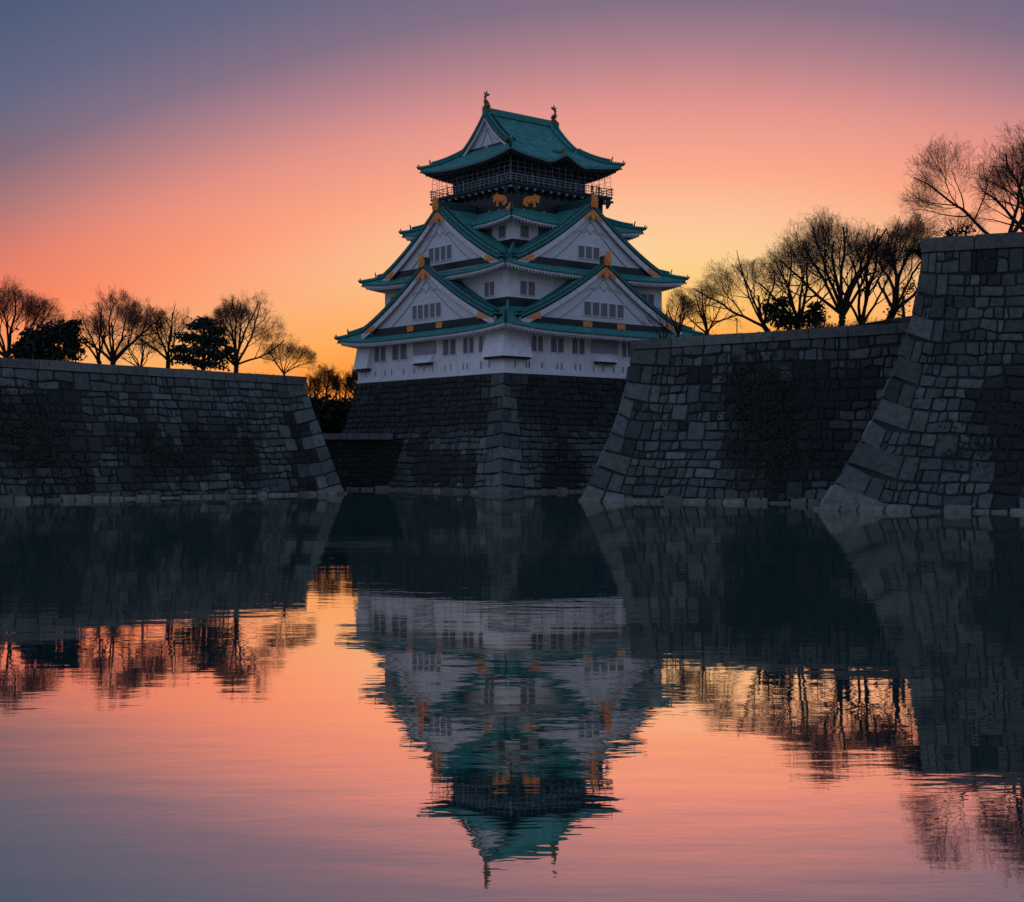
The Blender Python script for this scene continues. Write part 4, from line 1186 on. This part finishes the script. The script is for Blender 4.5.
evergreen('pine_tree', 'dark layered pine between two bare trees on the left bank', 203, 181, 16.2,
          [(203, 321, 13, 5), (196, 326, 11, 4), (214, 330, 13, 5), (189, 338, 15, 5), (206, 340, 16, 6), (222, 342, 9, 5), (183, 350, 12, 4), (203, 352, 20, 6), (220, 356, 14, 5), (187, 360, 13, 5), (207, 364, 18, 5), (228, 350, 7, 4)], 51, leaf=.34, n=420)
evergreen('evergreen_shrub', 'rounded dark evergreen shrub at the far left behind the wall top', 46, 178, 16.0,
          [(32, 344, 15, 12), (48, 338, 17, 13), (64, 333, 13, 11), (70, 345, 10, 12), (45, 354, 27, 9), (20, 353, 10, 8), (73, 326, 7, 6)], 52, leaf=.4, n=480, cat='shrub')
evergreen('evergreen_shrub', 'dark bushy evergreen under the slender bare tree on the right bank', 790, 183, 20.8,
          [(778, 316, 14, 11), (770, 308, 9, 8), (788, 322, 16, 8), (782, 303, 8, 6), (800, 318, 9, 7)], 53, leaf=.3, n=330, cat='shrub')
evergreen('evergreen_shrub', 'dark evergreen right beside the bushy one on the right bank, a little lower', 815, 185, 20.9,
          [(812, 314, 9, 9), (820, 318, 9, 8), (808, 323, 12, 6), (817, 306, 6, 5)], 54, leaf=.3, n=300, cat='shrub')
evergreen('evergreen_shrub', 'thin dark shrub at the corner of the tall near wall under the bent bare tree', 903, 176, 20.8,
          [(903, 300, 10, 12), (908, 288, 8, 8), (896, 312, 9, 8)], 55, leaf=.22, n=130, cat='shrub')
evergreen('evergreen_shrub', 'small round shrub beside the low bare shrub on the near wall', 952, 150, 25.8,
          [(950, 233, 12, 6), (966, 230, 8, 7)], 56, leaf=.22, n=200, cat='shrub')
evergreen('evergreen_tree', 'broad dark evergreen just past the end of the left wall, behind the low causeway', 318, 245, 8.2,
          [(308, 408, 18, 10), (322, 407, 16, 9), (333, 414, 18, 13), (316, 424, 26, 12)], 57, leaf=.6, n=170)
evergreen('evergreen_tree', 'broad dark evergreen touching the left side of the castle base', 350, 247, 8.2,
          [(343, 408, 15, 9), (356, 406, 15, 9), (349, 417, 22, 12), (352, 428, 22, 10), (370, 412, 14, 12)], 58, leaf=.6, n=170)

# ivy patch and weeds clinging to the walls
def ivy(name, label, f, blobs, seed, n=900, s=.22, cat='plant', rise=0):
    rng = np.random.default_rng(seed); mb = MB()
    a0, z0 = blobs[0][0], blobs[0][1]
    org = f.at(a0 + f.off(z0) * .3, z0, .1)
    for (a, z, ra, rz, k) in blobs:
        for _ in range(int(n * k)):
            q = rng.normal(0, .5, 2)
            aa = a + q[0] * ra; zz = max(.4, z + q[1] * rz)
            if rng.random() < .35 + .9 * nz(aa * .7, zz * .7, seed): 
                p = np.array(f.at(aa, zz, rng.uniform(.12, .45))); p[2] += rise * max(0, aa) * zz / f.H
                nn = np.array([f.n.x, f.n.y, .3]) + rng.normal(0, .5, 3); nn /= np.linalg.norm(nn)
                u = np.cross(nn, rng.normal(0, 1, 3)); u /= np.linalg.norm(u) + 1e-9; v = np.cross(nn, u); ss = s * rng.uniform(.5, 1.3)
                k0 = len(mb.v)
                for w_ in (-u, -v * .6, u, v * .6): mb.v.append(tuple(p + w_ * ss - np.array(org)))
                mb.f.append((k0, k0 + 1, k0 + 2, k0 + 3)); mb.mi.append(0)
    o = mb.build(name, M['ivy']); o.location = org
    return tag(o, label, cat, 'dark creepers on the moat walls')
ivy('climbing_ivy', 'large dark ivy patch hanging on the stone wall right of the castle', wallM[0], [(20, 11, 4, 4, 1.6), (21.5, 6, 4.5, 4, 1.2), (18, 14, 2, 2, .4)], 61, 3600, .17, rise=.03)
ivy('climbing_ivy', 'dark creeper at the foot of the left wall, left of its middle', wallL[0], [(27, 4.5, 4, 3.2, 1), (31, 7, 4, 2, .5)], 62, 1900, .17)
ivy('climbing_ivy', 'dark creeper nearest the right-hand corner of the left wall', wallL[0], [(14.5, 8, 2.4, 2.6, 1), (15, 3.5, 2.2, 2.4, .6)], 63, 1200, .16)
ivy('climbing_ivy', 'dark creeper covering the leftmost stretch of the left wall', wallL[0], [(44, 7, 5, 5, 1.6), (50, 9, 5, 5, 1.4)], 64, 2600, .18)
ivy('climbing_ivy', 'sparse dark creeper low on the tall near wall', wallR[0], [(14, 6, 4, 2.5, 1), (20, 9, 4, 3, 1)], 65, 1100, .15)

def undergrowth(name, label, org, d, L, zf, hmax, seed, n, wdt=4):
    rng = np.random.default_rng(seed); mb = MB(); d = np.array([*d, 0.]); q_ = np.array([-d[1], d[0], 0.])
    if q_[1] < 0: q_ = -q_
    for _ in range(n):
        a = rng.uniform(0, L); b = rng.uniform(0, wdt)
        hh = hmax * max(.12, .45 + .9 * nz(a * .22, b * .2, seed)) * rng.uniform(.5, 1.2)
        p = d * a + q_ * b + np.array([0, 0, zf(a)])
        t = rng.normal(0, .35, 3); t[2] = 1; t /= np.linalg.norm(t)
        e = p + t * hh; m_ = (p + e) / 2 + rng.normal(0, .06, 3)
        w_ = rng.uniform(.008, .03)
        u = np.array([w_, 0, 0]); k0 = len(mb.v)
        mb.v += [tuple(p - u), tuple(p + u), tuple(m_ + u * .8), tuple(m_ - u * .8), tuple(e)]
        mb.f += [(k0, k0 + 1, k0 + 2, k0 + 3), (k0 + 3, k0 + 2, k0 + 4)]; mb.mi += [0, 0]
        for _k in range(3):      # leaves and side sprigs
            c = p + t * hh * rng.uniform(.3, 1) + rng.normal(0, .12, 3); s_ = rng.uniform(.05, .14)
            v1 = rng.normal(0, 1, 3); v1 /= np.linalg.norm(v1); v2 = np.cross(v1, rng.normal(0, 1, 3)); v2 /= np.linalg.norm(v2) + 1e-9
            k0 = len(mb.v); mb.v += [tuple(c - v1 * s_), tuple(c + v2 * s_ * .5), tuple(c + v1 * s_), tuple(c - v2 * s_ * .5)]
            mb.f.append((k0, k0 + 1, k0 + 2, k0 + 3)); mb.mi.append(0)
    o = mb.build(name, M['leaf']); o.location = (*org, 0)
    return tag(o, label, 'undergrowth', kind='stuff')
undergrowth('undergrowth', 'dry weeds and scrub along the top of the left wall', (-28.6, 190.2), (-.707, -.707), 60, lambda a: 15.2, 1.3, 71, 9000)
undergrowth('undergrowth', 'dark scrub along the top of the wall right of the castle', (15, 163), (.922, -.388), 40, lambda a: 17.6 + .045 * a, 2.2, 72, 12000, 7)
undergrowth('undergrowth', 'thin scrub along the top of the tall near wall', (38.6, 138), (.919, -.394), 26, lambda a: 25.3, 1.3, 73, 2500, 5)
undergrowth('undergrowth', 'thick scrub on the bank below the far bare trees', (-45, 262), (1, 0), 26, lambda a: 9, 9, 74, 9000, 8)

# thin post among the right-hand trees
o = MB(); D = 186; o.tube([(0, 0, -1), (0, 0, wz(318, D) - 20.5)], .07, 8); o.tube([(0, 0, wz(319.5, D) - 20.5), (-.3, 0, wz(318.3, D) - 20.5)], .09, 6)
p_ = o.build('lamp_post', M['post']); p_.location = (wx(737, D), D, 20.5); tag(p_, 'thin short post standing between bare trees on the right bank', 'post')
print('faces', sum(len(m.polygons) for m in bpy.data.meshes))
